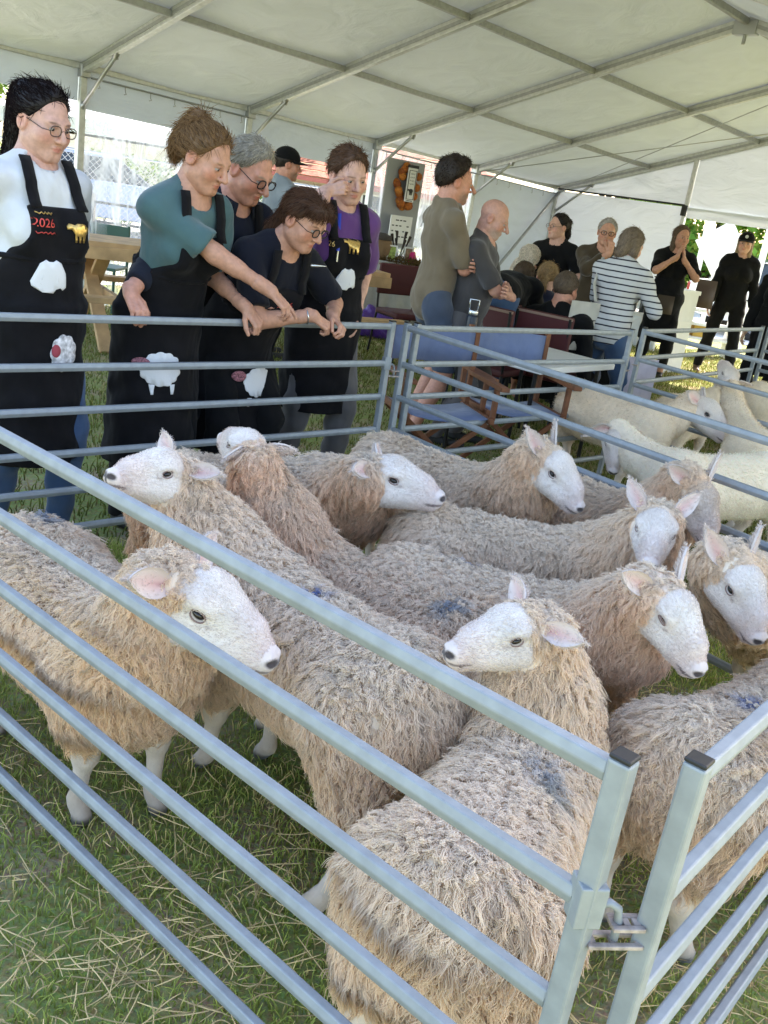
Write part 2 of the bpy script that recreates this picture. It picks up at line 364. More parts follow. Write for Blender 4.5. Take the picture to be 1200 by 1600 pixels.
for k in range(NB):
    s0, s1 = SS[k], SS[k+1]
    for side in (0, 1):
        G = []; n, m = 12, 24
        for i in range(n+1):
            row = []
            for j in range(m+1):
                u, v = i/n, j/m; s = s0+(s1-s0)*u; t = v*HALF-.12*(1-v)
                if side: t = 2*HALF-t
                q = np.array([[s*1.0, t*.6, k*3.1]]); sag = -.028*sin(pi*u)*(1+.5*abs(sin(pi*v*3)))+.006*float(wob(q, 7, 40)[0])*sin(pi*u)
                row.append(TP(s, t, None, sag-.035*(1-v)))
            G.append(row)
        b = MB(); b.sheet(G); b.build('roof_panel', M_ROOF, tent, True)
for k in range(NB+1):
    s = SS[k]
    for side in (0, 1):
        T = (lambda t: t) if not side else (lambda t: 2*HALF-t)
        b = MB(); b.bar(TP(s, T(.0), None, -.07), TP(s, T(HALF), None, -.07), .06, .10); b.build('rafter', M_ALU, tent, bev=.006)
        b = MB()
        for o_ in (-.033, .033): b.bar(TP(s+o_, T(.02), None, -.072), TP(s+o_, T(HALF-.02), None, -.072), .006, .03)
        b.build('rafter_groove', M_ALUD, tent)
        b = MB(); b.bar(TP(s, T(0), 0), TP(s, T(0), None, -.02), .07, .07, up=TN); b.build('leg', M_ALU, tent, bev=.008)
        b = MB(); b.tube([TP(s, T(.03), ez(s)-.40), TP(s, T(.62), None, -.12)], .019, 8); b.tube([TP(s, T(.60), None, -.15), TP(s, T(.64), None, -.07)], .03, 8); b.tube([TP(s, T(.0), ez(s)-.43), TP(s, T(.05), ez(s)-.37)], .028, 8); b.build('knee_brace', M_STEEL, tent, True)
        b = MB(); b.box(TP(s, T(.01), None, -.09), (.10, .11, .12), (TD, TN, (0, 0, 1))); b.build('eave_bracket', M_STEEL, tent, bev=.01)
    b = MB(); b.box(TP(s, HALF, None, -.11), (.09, .22, .12), (TD, TN, (0, 0, 1))); b.box(TP(s, HALF, None, -.20), (.03, .03, .09)); b.build('ridge_bracket', M_STEEL, tent, bev=.008)
for k in range(NB):
    s0, s1 = SS[k]-.03, SS[k+1]+.03
    for t in (1.5, 3.0, 4.5, 6.0, 7.5):
        b = MB(); b.bar(TP(s0, t, None, -.065), TP(s1, t, None, -.065), .05, .055); b.build('purlin', M_ALUD, tent, bev=.005)
    for t in (0, 9):
        b = MB(); b.bar(TP(s0, t, None, -.045), TP(s1, t, None, -.045), .05, .07); b.build('eave_beam', M_ALU, tent, bev=.006)
        b = MB(); b.tube([TP(s0, t+.03*(1 if t == 0 else -1), None, .005), TP(s1, t+.03*(1 if t == 0 else -1), None, .005)], .010, 6); b.build('eave_rope', M_BLK, tent)
# cross wires of the end bay
for a, c in (((0, 0), (-BAY, 4.5)), ((-BAY, 0), (0, 4.5))):
    b = MB(); b.tube([TP(*a, None, -.12), TP(*c, None, -.13)], .006, 5); b.build('bracing_wire', M_STEEL, tent)
def hang(s0, s1, z0, z1, t=0., name='wall_panel', m=None, fold=.025, seed=0, slope=True, n=30):
    """a hanging sheet along the side wall, z0 below the eave line .. z1 (absolute when z1 < .5)"""
    G = []
    for j in range(13):
        v = j/12; row = []
        for i in range(n+1):
            s = s0+(s1-s0)*i/n; zt = ez(s)-z0; zb = (ez(s)-z1) if slope else z1
            w = fold*float(wob(np.array([[s*2.2, seed, v*.5]]), 4, 50+seed)[0])*(.25+.75*v)
            row.append(TP(s, t+w, zt+(zb-zt)*v))
        G.append(row)
    b = MB(); b.sheet(G); return b.build(name, m or M_WALL, tent, True)
hang(SS[5]+.04, SS[4]-.04, .07, .36, name='valance', fold=.01, seed=1)
hang(SS[4]+.04, SS[3]-.04, .07, .42, name='valance', fold=.008, seed=2)
hang(SS[3]+.04, SS[2]-.04, .07, .42, name='valance', fold=.01, seed=3)
hang(SS[4]+.04, SS[3]-.04, .42, .02, name='clear_window_panel', m=M_CLEAR, fold=.03, seed=4, slope=False)
hang(SS[2]+.04, SS[1]-.04, .12, .02, name='creased_plastic_panel', m=M_CREASE, fold=.05, seed=5, slope=False)
hang(SS[1]+.04, SS[0]-.02, .14, .02, name='wall_panel', fold=.05, seed=6, slope=False)
for a, c in ((SS[4], SS[3]), (SS[2], SS[1]), (SS[1], SS[0])):
    b = MB(); b.tube([TP(a+.06, .06, ez(a)-.14), TP(c-.06, .06, ez(c)-.14)], .010, 6); b.build('curtain_rail', M_STEEL, tent)
    for i in range(7):
        s = a+(c-a)*(i+.5)/7; z = ez(s)-.14; b = MB(); b.tube([TP(s, .06, z), TP(s, .065, z-.05), TP(s+.012, .065, z-.068), TP(s-.012, .065, z-.075)], .005, 5); b.build('curtain_hook', M_STEEL, tent)
# diagonal bracing pole of the end bay, end wall with doorway
b = MB(); b.tube([TP(-.05, .07, ez(0)-.12), TP(-1.88, .10, .12)], .022, 8); b.build('diagonal_brace', M_ALUD, tent, True)
def endsheet(t0, t1, fz0, fz1, name, m=None, fold=.04, seed=0, s=.0):
    G = []
    for j in range(15):
        v = j/14; row = []
        for i in range(29):
            t = t0+(t1-t0)*i/28; za, zb = fz0(t), fz1(t); w = fold*float(wob(np.array([[t*2., seed*1.3, v]]), 4, 60+seed)[0])*(.2+.8*sin(pi*min(v*.9, 1)))
            row.append(TP(s+w, t, za+(zb-za)*v))
        G.append(row)
    b = MB(); b.sheet(G); return b.build(name, m or M_WALL, tent, True)
gab = lambda t: ez(0)+RISE*min(t, 9-t)-.12
ZR = 2.02
endsheet(.03, 2.18, gab, lambda t: ZR+.0*t, 'gable_panel', seed=1, fold=.03)
endsheet(.03, 2.18, lambda t: ZR-.02, lambda t: .02, 'wall_panel', seed=2)
endsheet(2.24, 6.76, gab, lambda t: 1.98, 'gable_panel', seed=3, fold=.02)
endsheet(2.24, 6.76, lambda t: 2.0, lambda t: 1.86, 'valance', seed=4, fold=.02, s=-.03)
endsheet(6.82, 8.97, gab, lambda t: .02, 'wall_panel', seed=5)
b = MB(); b.tube([TP(-.04, .05, ZR), TP(-.04, 2.2, ZR)], .014, 6); b.build('curtain_rail', M_BLK, tent)
for t in (2.21, 6.79):
    b = MB(); b.bar(TP(-.02, t, 0), TP(-.02, t, gab(t)), .055, .055, up=TN); b.build('gable_post', M_ALU, tent, bev=.006)
    b = MB(); b.box(TP(-.06, t, 1.95), (.05, .06, .14), (TD, TN, (0, 0, 1))); b.build('gable_bracket', M_BLK, tent)
# ================================================================ HURDLES
def galv():
    m = mat('galvanised_steel', (.30, .325, .345), rough=.58, metal=.3, noise=(30, .10, 8), bump=(90, .06, .002)); return m
M_GALV = galv(); M_CAP = mat('black_plastic_cap', (.02, .02, .022), rough=.45); M_RUST = mat('rusty_zinc', (.36, .30, .27), rough=.7, metal=.3, noise=(60, .45, 8))
RAILZ = (.95, .77, .604, .436, .285, .129)
HG = 'galvanised sheep hurdles of the pens'
def hurdle(p0, p1, label, skip_end=()):
    p0 = np.array([*p0, 0.]); p1 = np.array([*p1, 0.]); d = nrm(p1-p0); nn = np.array([-d[1], d[0], 0])
    e = empty('sheep_hurdle', (p0+p1)/2, label, 'hurdle', HG)
    for k, p in enumerate((p0, p1)):
        b = MB(); b.bar(p+(0, 0, .0), p+(0, 0, .972), .029, .029, up=nn); b.build('post', M_GALV, e, bev=.004)
        b = MB(); b.box(p+(0, 0, .9755), (.028, .028, .006), (d, nn, (0, 0, 1))); b.build('post_cap', M_CAP, e, bev=.002)
    for i, z in enumerate(RAILZ):
        a = p0+d*.014+(0, 0, z); c = p1-d*.014+(0, 0, z)
        b = MB()
        # roll-formed rail: hexagon like section, ridge along the sides
        sec = [(-.013, 0), (-.008, .0145), (.008, .0145), (.013, 0), (.008, -.0145), (-.008, -.0145)]
        V = [q+nn*x+np.array([0, 0, y]) for q in (a, c) for x, y in sec]; n = 6
        b.add(V, [(j, (j+1) % n, n+(j+1) % n, n+j) for j in range(n)]+[tuple(range(n-1, -1, -1)), tuple(range(n, 2*n))]); b.build('rail', M_GALV, e, bev=.0025)
    return e
PN, PDD, PAB, PCD, PB1, PC0 = (.319, .949), (.411, .967), (-1.858, 2.708), (1.695, 2.64), (-.103, 4.571), (-.029, 4.616)
hA = hurdle(PN, PAB, 'long hurdle across the foreground, rails running up to the left edge')
hB = hurdle((-1.83, 2.76), PB1, 'hurdle the five people in aprons are leaning over')
hC = hurdle(PC0, (1.675, 2.67), 'hurdle slanting down behind the woolly sheep, dividing the two pens')
hD = hurdle(PDD, (1.70, 2.60), 'hurdle at the near corner rising steeply to the right edge')
hE = hurdle((.02, 4.655), (1.376, 6.072), 'hurdle in front of the two blue canvas chairs and the white table')
hF = hurdle((1.516, 6.335), (2.93, 8.186), 'far hurdle below the two women in black, beyond the second pen')
_d = np.array(PCD)-np.array(PC0)
hG = hurdle((1.50, 6.27), tuple(np.array([1.50, 6.27])+_d*1.0), 'far hurdle slanting down to the right behind the clipped sheep')
hH = hurdle((3.0, 8.22), tuple(np.array([3.0, 8.22])+_d*1.0), 'farthest hurdle, its end post crowded with others at the right edge')
# latch at the near corner
a = np.array([*PN, 0]); c = np.array([*PDD, 0]); dl = nrm(c-a); nl = np.array([-dl[1], dl[0], 0]); nf = -nl if nl[1] > 0 else nl
def latch(a, c, parent, other):
    d = nrm(c-a); n_ = np.array([d[1], -d[0], 0]); L_ = np.linalg.norm(c-a)
    b = MB(); b.box(a+(0, 0, .77), (.036, .036, .06), (d, n_, (0, 0, 1))); b.build('latch_collar', M_GALV, parent, bev=.002)
    b = MB(); b.tube([a+d*.016+(0, 0, .762)+n_*.0, a+d*.032+(0, 0, .766), a+d*.045+(0, 0, .757), a+d*.05+(0, 0, .735), a+d*.05+(0, 0, .70)], .0055, 10); b.build('hook_pin', M_GALV, parent, True)
    for z, p, s in ((.735, c, -1), (.708, a, 1)):
        b = MB()
        x0, x1 = .012, (.055 if s < 0 else .085)
        for y in (-.0105, .0105): b.box(p+d*s*(x0+x1)/2+n_*y+(0, 0, z), (x1-x0, .008, .006), (d, n_, (0, 0, 1)))
        for x in (x0+.008, (x0+x1)/2, x1-.004): b.box(p+d*s*x+(0, 0, z), (.009, .0135, .006), (d, n_, (0, 0, 1)))
        b.build('latch_plate', M_RUST, parent if s > 0 else other, bev=.0012)
latch(a, c, hA, hD)
latch(np.array([*PB1, 0]), np.array([*PC0, 0]), hB, hC)
latch(np.array([1.376, 6.072, 0]), np.array([1.50, 6.27, 0]), hE, hG)
# ================================================================ SHEEP
M_FLEECE = curve_mat('fleece_strands', root=.88, trans=.38)  # strand colour darkens towards the root: painted shade for depth between locks
M_SKIN = mat('sheep_skin', attr='col', rough=.75, spec=.2, bump=(140, .35, .004), noise=(35, .06), sheen=.3)
M_EYE = mat('sheep_eye', (.016, .011, .008), rough=.12, spec=.6)
M_LID = mat('sheep_eyelid', (.26, .17, .15), rough=.6)
M_EAR = mat('sheep_ear', attr='col', rough=.7, spec=.2, bump=(120, .2, .003))
M_TAGP = mat('white_ear_tag', (.75, .75, .75), rough=.35)

def sheep_head_sdf(q, roman=.012, fat=1.):
    """q in head frame (x right, y to the nose, z up), poll at origin, unit length .235"""
    ax = np.abs(q[:, :1]); s = np.concatenate([ax, q[:, 1:]], 1).astype(f32)
    d = el(s, (0, .045, -.012), (.060*fat, .085, .066))
    d = smin(d, rc(s, (0, .07, .004+roman), (0, .165, -.018+roman), .048*fat, .034), .03)
    d = smin(d, rc(s, (0, .15, -.022), (0, .205, -.036), .036, .031), .02)
    d = smin(d, rc(s, (0, .04, -.055), (0, .19, -.056), .045*fat, .022), .03)          # jaw
    d = smin(d, rc(s, (.036*fat, .045, -.045), (.020, .15, -.045), .032, .020), .025)    # cheek
    d = smin(d, el(s, (.047*fat, .070, .022), (.020, .030, .017)), .02)                  # brow
    d = smax(d, -el(s, (.064*fat, .080, .004), (.012, .018, .012)), .012)                # eye hollow
    d = smin(d, el(s, (.012, .222, -.030), (.014, .012, .013)), .012)                    # nostril pads
    d = smax(d, -rc(s, (.013, .236, -.026), (.022, .228, -.030), .0055, .0045), .004)    # nostrils
    d = smax(d, -rc(s, (0, .238, -.051), (.026, .165, -.052), .0022, .0018), .004)       # mouth slit
    return d

def make_ear(side, hf, P, up=.5, back=.25, out=.8, length=.125, width=.043, droop=0., sc=1., fold=0.):
    """cupped leaf; hf head frame rows"""
    base = P+sc*(hf[0]*side*.054+hf[1]*.012+hf[2]*.028)
    d = nrm(hf[0]*side*out+hf[2]*up-hf[1]*back)
    openv = nrm(np.cross(d, hf[2]*1.0+hf[1]*0.2)*side*-1)   # the hollow faces forward and out
    openv = nrm(hf[1]*.5+hf[2]*.45+hf[0]*side*.35); openv = nrm(openv-d*(openv@d)); w = np.cross(d, openv)
    n, m = 11, 9; V = []; C = []
    for i in range(n):
        t = i/(n-1); prof = (sin(pi*min(1, t*.86+.14)**.9)**.75)*(1-.15*t); prof = max(prof, .02 if t > .9 else .45*(1-t)+.1)
        c = base+d*length*sc*t+np.array([0, 0, -1])*droop*length*sc*t*t
        for j in range(m):
            u = j/(m-1)*2-1
            cup = (1-u*u)*(.55-.35*t)
            V.append(c+w*u*width*sc*prof*(1-.35*(1-t))-openv*cup*width*sc*prof*.9)
            inner = max(0, 1-abs(u)*1.15)*(1-t*.75)
            C.append(inner)
    F = [(i*m+j, i*m+j+1, (i+1)*m+j+1, (i+1)*m+j) for i in range(n-1) for j in range(m-1)]
    V = np.array(V); nv = len(V)
    V2 = np.concatenate([V, V-openv*.007*sc]); F2 = F+[tuple(nv+k for k in reversed(f)) for f in F]
    rim = [j for j in range(m)]+[i*m+m-1 for i in range(1, n)]+[(n-1)*m+j for j in range(m-2, -1, -1)]+[i*m for i in range(n-2, 0, -1)]
    F2 += [(rim[k], rim[(k+1) % len(rim)], nv+rim[(k+1) % len(rim)], nv+rim[k]) for k in range(len(rim))]
    C = np.array(C); pink = np.array([.66, .36, .33]); wht = np.array([.68, .58, .52]); dk = np.array([.30, .13, .12])
    col = wht*(1-C[:, None])+pink*C[:, None]; k2 = np.clip(C-.75, 0, 1)[:, None]*2.4; col = col*(1-k2)+dk*k2
    col = np.concatenate([col, np.tile(wht, (nv, 1))])
    return V2, F2, col

SHEEP_GROUP = {'wool': 'long woolled sheep crowded in the front pen', 'shorn': 'shorn sheep in the pen behind'}
def make_sheep(label, P, Nz, Wt, R, wool=True, sc=.85, ears=None, tone=(.62, .49, .38), marks=(), legs=None, forelock=.0, clumps=9800,
               face=(.80, .725, .67), grounded=True, width=1., lock=.027, seed=0, tag_ear=None, roman=.012, back_tone=None, curly=None, open_eye=True, per=9):
    P, Nz, Wt, R = (np.array(v, float) for v in (P, Nz, Wt, R))
    rng = np.random.default_rng(100+seed)
    hs = np.linalg.norm(Nz-P)/.235 if sc else 1.; hs = np.clip(hs, .8*sc/.85, 1.12*sc/.85)
    hf = frame_from(Nz-P); Pc = P-hf[2]*.055*hs                 # poll measured on the top of the head
    for _ in range(6):                                      # turn the head so that crown and nose tip meet their marks
        Pc = P-hf[2]*.052*hs; v = Nz-Pc; hs = float(np.clip(np.linalg.norm(v)/.2346, .8*sc/.85, 1.14*sc/.85)); hf = frame_from(v+hf[2]*.034*hs)
    Pc = P-hf[2]*.052*hs
    Wb, Rb = Wt.copy(), R.copy()
    by = Wb-Rb; L = np.linalg.norm(by[:2]); by = nrm((by[0], by[1], 0)); bx = np.array([by[1], -by[0], 0])
    ztop = (Wb[2]+Rb[2])/2
    rr = .157*width if wool else .148*width
    org = np.array([Rb[0], Rb[1], 0])
    def loc(p):                                            # world -> body frame (x right, y forward from the tail head, z up)
        q = p-org.astype(f32); return np.stack([q@bx.astype(f32), q@by.astype(f32), q[:, 2]], 1)
    def wld(v): return org+bx*v[0]+by*v[1]+np.array([0, 0, v[2]])
    zc = ztop-rr-.02; drop = .035 if wool else .03
    if legs is None:
        legs = {'fl': (-.085, L*.88+.03), 'fr': (.085, L*.88-.04), 'hl': (-.09, -.02), 'hr': (.09, .05)}
    LG = []
    for k, (lx, ly) in legs.items():
        sx = -1 if 'l' == k[1] else 1
        if k[0] == 'f':
            a = (sx*.085, L*.88, zc-.02); kn = ((lx+sx*.08)/2*1.05, (ly+L*.88)/2+.012, .20*sc/.85); ft = (lx, ly, .055); hf_ = (lx, ly+.028, .018)
            LG.append((a, kn, ft, hf_, .085, .030, .023))
        else:
            a = (sx*.095, .07, zc); kn = ((lx+sx*.09)/2, (ly+.0)/2-.055, .21*sc/.85); ft = (lx, ly-.01, .055); hf_ = (lx, ly+.018, .018)
            LG.append((a, kn, ft, hf_, .115, .034, .025))
    hb = loc(Pc[None].astype(f32))[0].astype(float)
    hr_ = .130 if wool else .095
    def body(q):
        # cross-section slightly taller than wide, sagging belly
        s = q.copy(); s[:, 0] *= (.95 if wool else 1.04)
        d = rc(s, (0, .06, zc), (0, L*.93, zc-.005), rr*.98, rr*.93)
        d = smin(d, rc(s, (0, .12, zc-drop), (0, L*.86, zc-drop), rr*.98, rr*.92), .06)
        d = smin(d, el(s, (0, .02, zc+.0), (rr*.94, rr*.80, rr*1.06)), .06)
        d = smin(d, el(s, (0, L*.98, zc-.01), (rr*.82, rr*.72, rr*.95)), .07)
        for (a, kn, ft, hf2, ra, rk, rf) in LG:
            d = smin(d, rc(s, a, np.array(a)*.35+np.array(kn)*.65+(0, 0, .02), ra*(1 if wool else .8), rk*(2.0 if wool else 1.35)), .05)
        # neck in an S from the withers to the poll
        n0 = np.array([0, L*.90, zc+.03]); n2 = hb+loc((org+(-hf[1]*.018-hf[2]*.028)*hs)[None].astype(f32))[0]; mid = n0*.45+n2*.55+np.array([0, .025, -.035])
        d = smin(d, rc(s, n0, mid, rr*.86, hr_*.93), .06)
        d = smin(d, rc(s, mid, n2, hr_*.93, .083*hs if wool else .066*hs), .05)
        return d
    def lower(q):
        d = None
        for (a, kn, ft, hf2, ra, rk, rf) in LG:
            e = rc(q, kn, ft, rk*.86, rf*.82); e = smin(e, el(q, kn, (rk*.95, rk*1.05, rk*1.1)), .02); e = smin(e, el(q, ft, (rf*1.0, rf*1.05, rf*1.05)), .015)
            e = smin(e, rc(q, np.array(a)*.35+np.array(kn)*.65, kn, rk*1.5, rk*.95), .02)
            e = smin(e, rc(q, ft, hf2, rf*.95, rf*1.12), .012); e = np.maximum(e, -q[:, 2])
            e = smax(e, -rc(q, np.array(hf2)+(0, .05, -.01), np.array(hf2)+(0, .012, .03), .003, .003), .004)
            d = e if d is None else np.minimum(d, e)
        return d
    def full(p):
        q = loc(p); return np.minimum(smin(body(q), lower(q), .015), 9)
    pts = [Pc, wld((0, -.25, 0)), wld((0, L+.25, 0)), wld((.28, L/2, .1)), wld((-.28, L/2, .1)), np.array([Rb[0], Rb[1], ztop+.08])]
    pts += [wld((lx, ly, 0)) for lx, ly in legs.values()]
    lo = np.min(pts, 0)-.16; hi = np.max(pts, 0)+.16; lo[2] = -.03
    V1, Q1 = sdf_mesh(full, lo, hi, .0135)
    hfm = (hf/hs).astype(f32)
    def head(p):
        q = (p-Pc.astype(f32))@hfm.T
        return sheep_head_sdf(q, roman)*hs
    hl = np.min([Pc, Nz], 0)-.13; hh = np.max([Pc, Nz], 0)+.13
    V2, Q2 = sdf_mesh(head, hl, hh, .0042)
    # keep one surface: drop what is buried in the other
    def cull(V, Q, fn, m):
        bad = fn(V.astype(f32)) < -m; return Q[~bad[Q].all(1)]
    Q1 = cull(V1, Q1, head, .012); Q2 = cull(V2, Q2, full, .012)
    V = np.concatenate([V1, V2]); Q = np.concatenate([Q1, Q2+len(V1)])
    # colours
    q1 = loc(V1.astype(f32)); qh1 = (V1-Pc)@(hf/hs).T
    tone = np.array(tone); legc = np.array([.66, .55, .47]); fc = np.array(face)
    c1 = np.tile(tone*(.92 if wool else 1.), (len(V1), 1))
    if not wool: c1 *= (1+.12*wob(V1, 9, seed)+.06*wob(V1, 45, seed+2))[:, None]
    legm = np.clip((.245*sc/.85-V1[:, 2])/.03, 0, 1)[:, None]
    inleg = (lower(q1) < .012)[:, None]*legm
    dirt = (np.clip((.13-V1[:, 2])/.13, 0, 1)*.6+.25*np.clip(wob(V1, 30, seed+9), 0, 1))[:, None]
    c1 = c1*(1-inleg)+(legc*(1-dirt)+np.array([.16, .12, .08])*dirt)*inleg
    hoof = np.clip((.030-V1[:, 2])/.008, 0, 1)[:, None]; c1 = c1*(1-hoof)+np.array([.10, .08, .065])*hoof
    qh = (V2-Pc)@(hf/hs).T
    c2 = np.tile(fc, (len(V2), 1))*(1+.05*wob(V2, 60, seed))[:, None]
    pk = np.clip((qh[:, 1]-.12)/.09, 0, 1)[:, None]*.38; c2 = c2*(1-pk)+np.array([.66, .47, .43])*pk
    dk_ = np.clip(wob(V2, 38, seed+3)-.15, 0, 1)[:, None]*.22; c2 = c2*(1-dk_)+np.array([.48, .38, .31])*dk_
    def blot(c, r, colr, a, hard=.35):
        ax = np.stack([np.abs(qh[:, 0]), qh[:, 1], qh[:, 2]], 1); dd = np.sqrt((((ax-np.array(c))/np.array(r))**2).sum(1))
        k = (np.clip((1-dd)/hard, 0, 1)*a)[:, None]; return c2*(1-k)+np.array(colr)*k
    c2 = blot((.015, .234, -.029), (.020, .020, .0115), (.035, .025, .025), .95)
    c2 = blot((0, .236, -.043), (.007, .016, .016), (.05, .04, .04), .9)
    c2 = blot((.02, .215, -.052), (.026, .045, .0055), (.12, .075, .07), .8)
    c2 = blot((.056, .080, .004), (.016, .023, .013), (.42, .30, .27), .55, .8)
    c2 = blot((.052, .105, -.010), (.012, .014, .007), (.25, .17, .15), .5, .8)
    Vr = V.copy()
    if wool: Nv1 = vnormals(V1, Q1); Vr[:len(V1)] -= Nv1*(.009*((V1[:, 2] > .27*sc/.85) & (head(V1.astype(f32)) > .01)))[:, None]
    me = mesh_from('sheep', Vr-org, Q); put_col(me, np.concatenate([c1, c2]))
    o = link('sheep', me, M_SKIN, smooth=True, loc=tuple(org))
    tag(o, label, 'sheep', SHEEP_GROUP['wool' if wool else 'shorn'])
    # eyes
    for s in (-1, 1):
        c = Pc+hs*(hf[0]*s*.0495+hf[1]*.080+hf[2]*.004)
        n = nrm(hf[0]*s+hf[1]*.25+hf[2]*.1); t1 = nrm(hf[1]-n*(hf[1]@n)-hf[2]*.25); t1 = nrm(t1-n*(t1@n)); t2 = np.cross(n, t1)
        if t2[2] < 0: t2 = -t2
        op = 1. if open_eye else .25
        mb = MB()
        G = []
        for i in range(9):
            G.append([])
            for j in range(13):
                a = i/8*1.45; b = j/12*2*pi
                G[-1].append(c+hs*(.0112*cos(a)*n+.0142*sin(a)*cos(b)*t1+.0086*op*sin(a)*sin(b)*t2))
        mb.sheet(G); e = mb.build('eye', M_EYE, o, True)
        for up_ in (1, -1):
            lb = MB(); arc = [c+hs*(.0085*n+(.0152*cos(b))*t1+(.0092*op*sin(b)*up_+(.0008 if up_ > 0 else -.001))*t2+.0035*sin(b)*n) for b in np.linspace(0, pi, 9)]
            lb.tube(arc, [hs*.0017*(1 if 0 < i < 8 else .4) for i in range(9)], 6); lb.build('eyelid', M_LID, e, True)
    # short face hair
    Nh = vnormals(V2, Q2); vi = np.argwhere((qh[:, 1] < .215) & (full(V2.astype(f32)) > -.003))[:, 0]; vi = np.repeat(vi, 2); kf = len(vi); ff = -hf[1]*.8-hf[2]*.1
    cf_ = V2[vi]+rng.normal(0, .0015, (kf, 3)); lf = nrm_rows(ff+.25*rng.normal(size=(kf, 3))); lf -= Nh[vi]*(lf*Nh[vi]).sum(1)[:, None]; tf_ = np.linspace(0, 1, 3)[None, :, None]
    ef = np.abs((cf_-Pc)@(hf/hs).T-np.array([0, .080, .004])); okf = ~((np.abs(ef[:, 0]-.05) < .02) & (ef[:, 1] < .018) & (ef[:, 2] < .012))
    hair_obj('face_hair', (cf_[:, None]+Nh[vi][:, None]*.0014*tf_+lf[:, None]*.0055*tf_)[okf], .0006*np.array([[1, .8, .3]]), (c2[vi]*1.06*(1+.07*rng.normal(size=(kf, 1))))[okf].clip(.02, .9), M_FLEECE, o)
    # ears
    ears = ears or {}
    for s in (-1, 1):
        kw = dict(ears.get('both', {})); kw.update(ears.get('l' if s < 0 else 'r', {}))
        Ve, Fe, Ce = make_ear(s, hf, Pc, sc=hs, **kw)
        me = mesh_from('ear', Ve, Fe); put_col(me, Ce*(1+.05*rng.normal())); eo_ = link('ear', me, M_EAR, o, True)
        ie = rng.integers(0, 99, 420); dirn = nrm_rows(Ve[np.minimum(ie+9, 98)]-Ve[np.maximum(ie-9, 0)]); nn_ = nrm_rows(rng.normal(size=(420, 3))); te = np.linspace(0, 1, 3)[None, :, None]; sidev = np.where(rng.random((420, 1)) < .75, -1., .35)
        opv = nrm_rows(np.cross(dirn, Ve[np.minimum(ie+1, 98)]-Ve[np.maximum(ie-1, 0)])); opv = opv*np.sign((opv@(Ve[:99].mean(0)-Ve[99:].mean(0)))[:, None]+1e-9)
        hair_obj('ear_hair', Ve[ie][:, None]+opv[:, None]*(.007*hs*(sidev < 0)*-1)[:, None]+(dirn[:, None]*.7+nn_[:, None]*.45+opv[:, None]*sidev[:, None]*.5)*.011*te, .0007*np.array([[1, .8, .3]]), np.tile([.76, .66, .60], (420, 1))*rng.uniform(.85, 1.1, (420, 1)), M_FLEECE, eo_)
        if tag_ear == s:
            b = Ve[5*9+4]; d_ = nrm(Ve[8*9+4]-Ve[2*9+4]); mb = MB(); n_ = nrm(np.cross(d_, hf[0])); mb.box(b+n_*.006, (.016, .036, .004), (np.cross(d_, n_), d_, n_)); mb.build('ear_tag', M_TAGP, o, bev=.003)
    if not wool: 
        # short clipped nap
        Nn = vnormals(V1, Q1); vi = np.argwhere((V1[:, 2] > .2) & (head(V1.astype(f32)) > .0))[:, 0]; vi = np.repeat(vi, 3); k = len(vi); c = V1[vi]+rng.normal(0, .005, (k, 3)); n = Nn[vi]
        lie = nrm_rows(-by*.6+np.array([0, 0, -.5])+.35*rng.normal(size=(k, 3))); lie -= n*(lie*n).sum(1)[:, None]; t = np.linspace(0, 1, 4)[None, :, None]
        rid = 1+.10*np.sin(loc(c.astype(f32))[:, 1]*150+2*wob(c, 8, seed))[:, None]
        hair_obj('clipped_fleece', c[:, None]-n[:, None]*.003+n[:, None]*.005*t+lie[:, None]*.010*t, .0010*np.array([[1, .9, .7, .3]]), (tone*1.08*(1+.10*wob(c, 10, seed)[:, None])*(1+.09*rng.normal(size=(k, 1)))*rid).clip(.05, .9), M_FLEECE, o)
        return o
    # fleece -----------------------------------------------------------------------------
    Nn = vnormals(V1, Q1); tri = np.concatenate([Q1[:, [0, 1, 2]], Q1[:, [0, 2, 3]]])
    fr = np.clip((qh1[:, 1]-(.004+forelock))/.01, 0, 1) * (np.abs(qh1[:, 0]) < .16) * (qh1[:, 2] > -.15) * (qh1[:, 1] < .35)
    near_head = head(V1.astype(f32)) < .003
    wm = (V1[:, 2] > .255*sc/.85+.02*wob(V1, 40, seed)) & ~((fr > .5) & near_head)
    A = np.linalg.norm(np.cross(V1[tri[:, 1]]-V1[tri[:, 0]], V1[tri[:, 2]]-V1[tri[:, 0]]), axis=1)*wm[tri].all(1)
    A = A/A.sum()
    def sample(n):
        t = tri[rng.choice(len(tri), n, p=A)]; u = rng.random((n, 2)); fl = u.sum(1) > 1; u[fl] = 1-u[fl]
        w = np.stack([1-u.sum(1), u[:, 0], u[:, 1]], 1)[:, :, None]
        return (V1[t]*w).sum(1), nrm_rows((Nn[t]*w).sum(1))
    c, n = sample(int(clumps*.30)); vi = np.argwhere(wm)[:, 0]; used = np.zeros(len(V1), bool); used[Q1.ravel()] = True; vi = vi[used[vi]]
    c = np.concatenate([V1[vi]+rng.normal(0, .003, (len(vi), 3)), c]); n = np.concatenate([Nn[vi], n]); jaw = np.argwhere((qh[:, 1] < .022) & (head(V2.astype(f32)) > -.01) & (full(V2.astype(f32)) > -.004))[:, 0]
    if len(jaw) > 10:
        i = jaw[rng.integers(0, len(jaw), 260)]; N2 = vnormals(V2, Q2); c = np.concatenate([c, V2[i]]); n = np.concatenate([n, N2[i]])
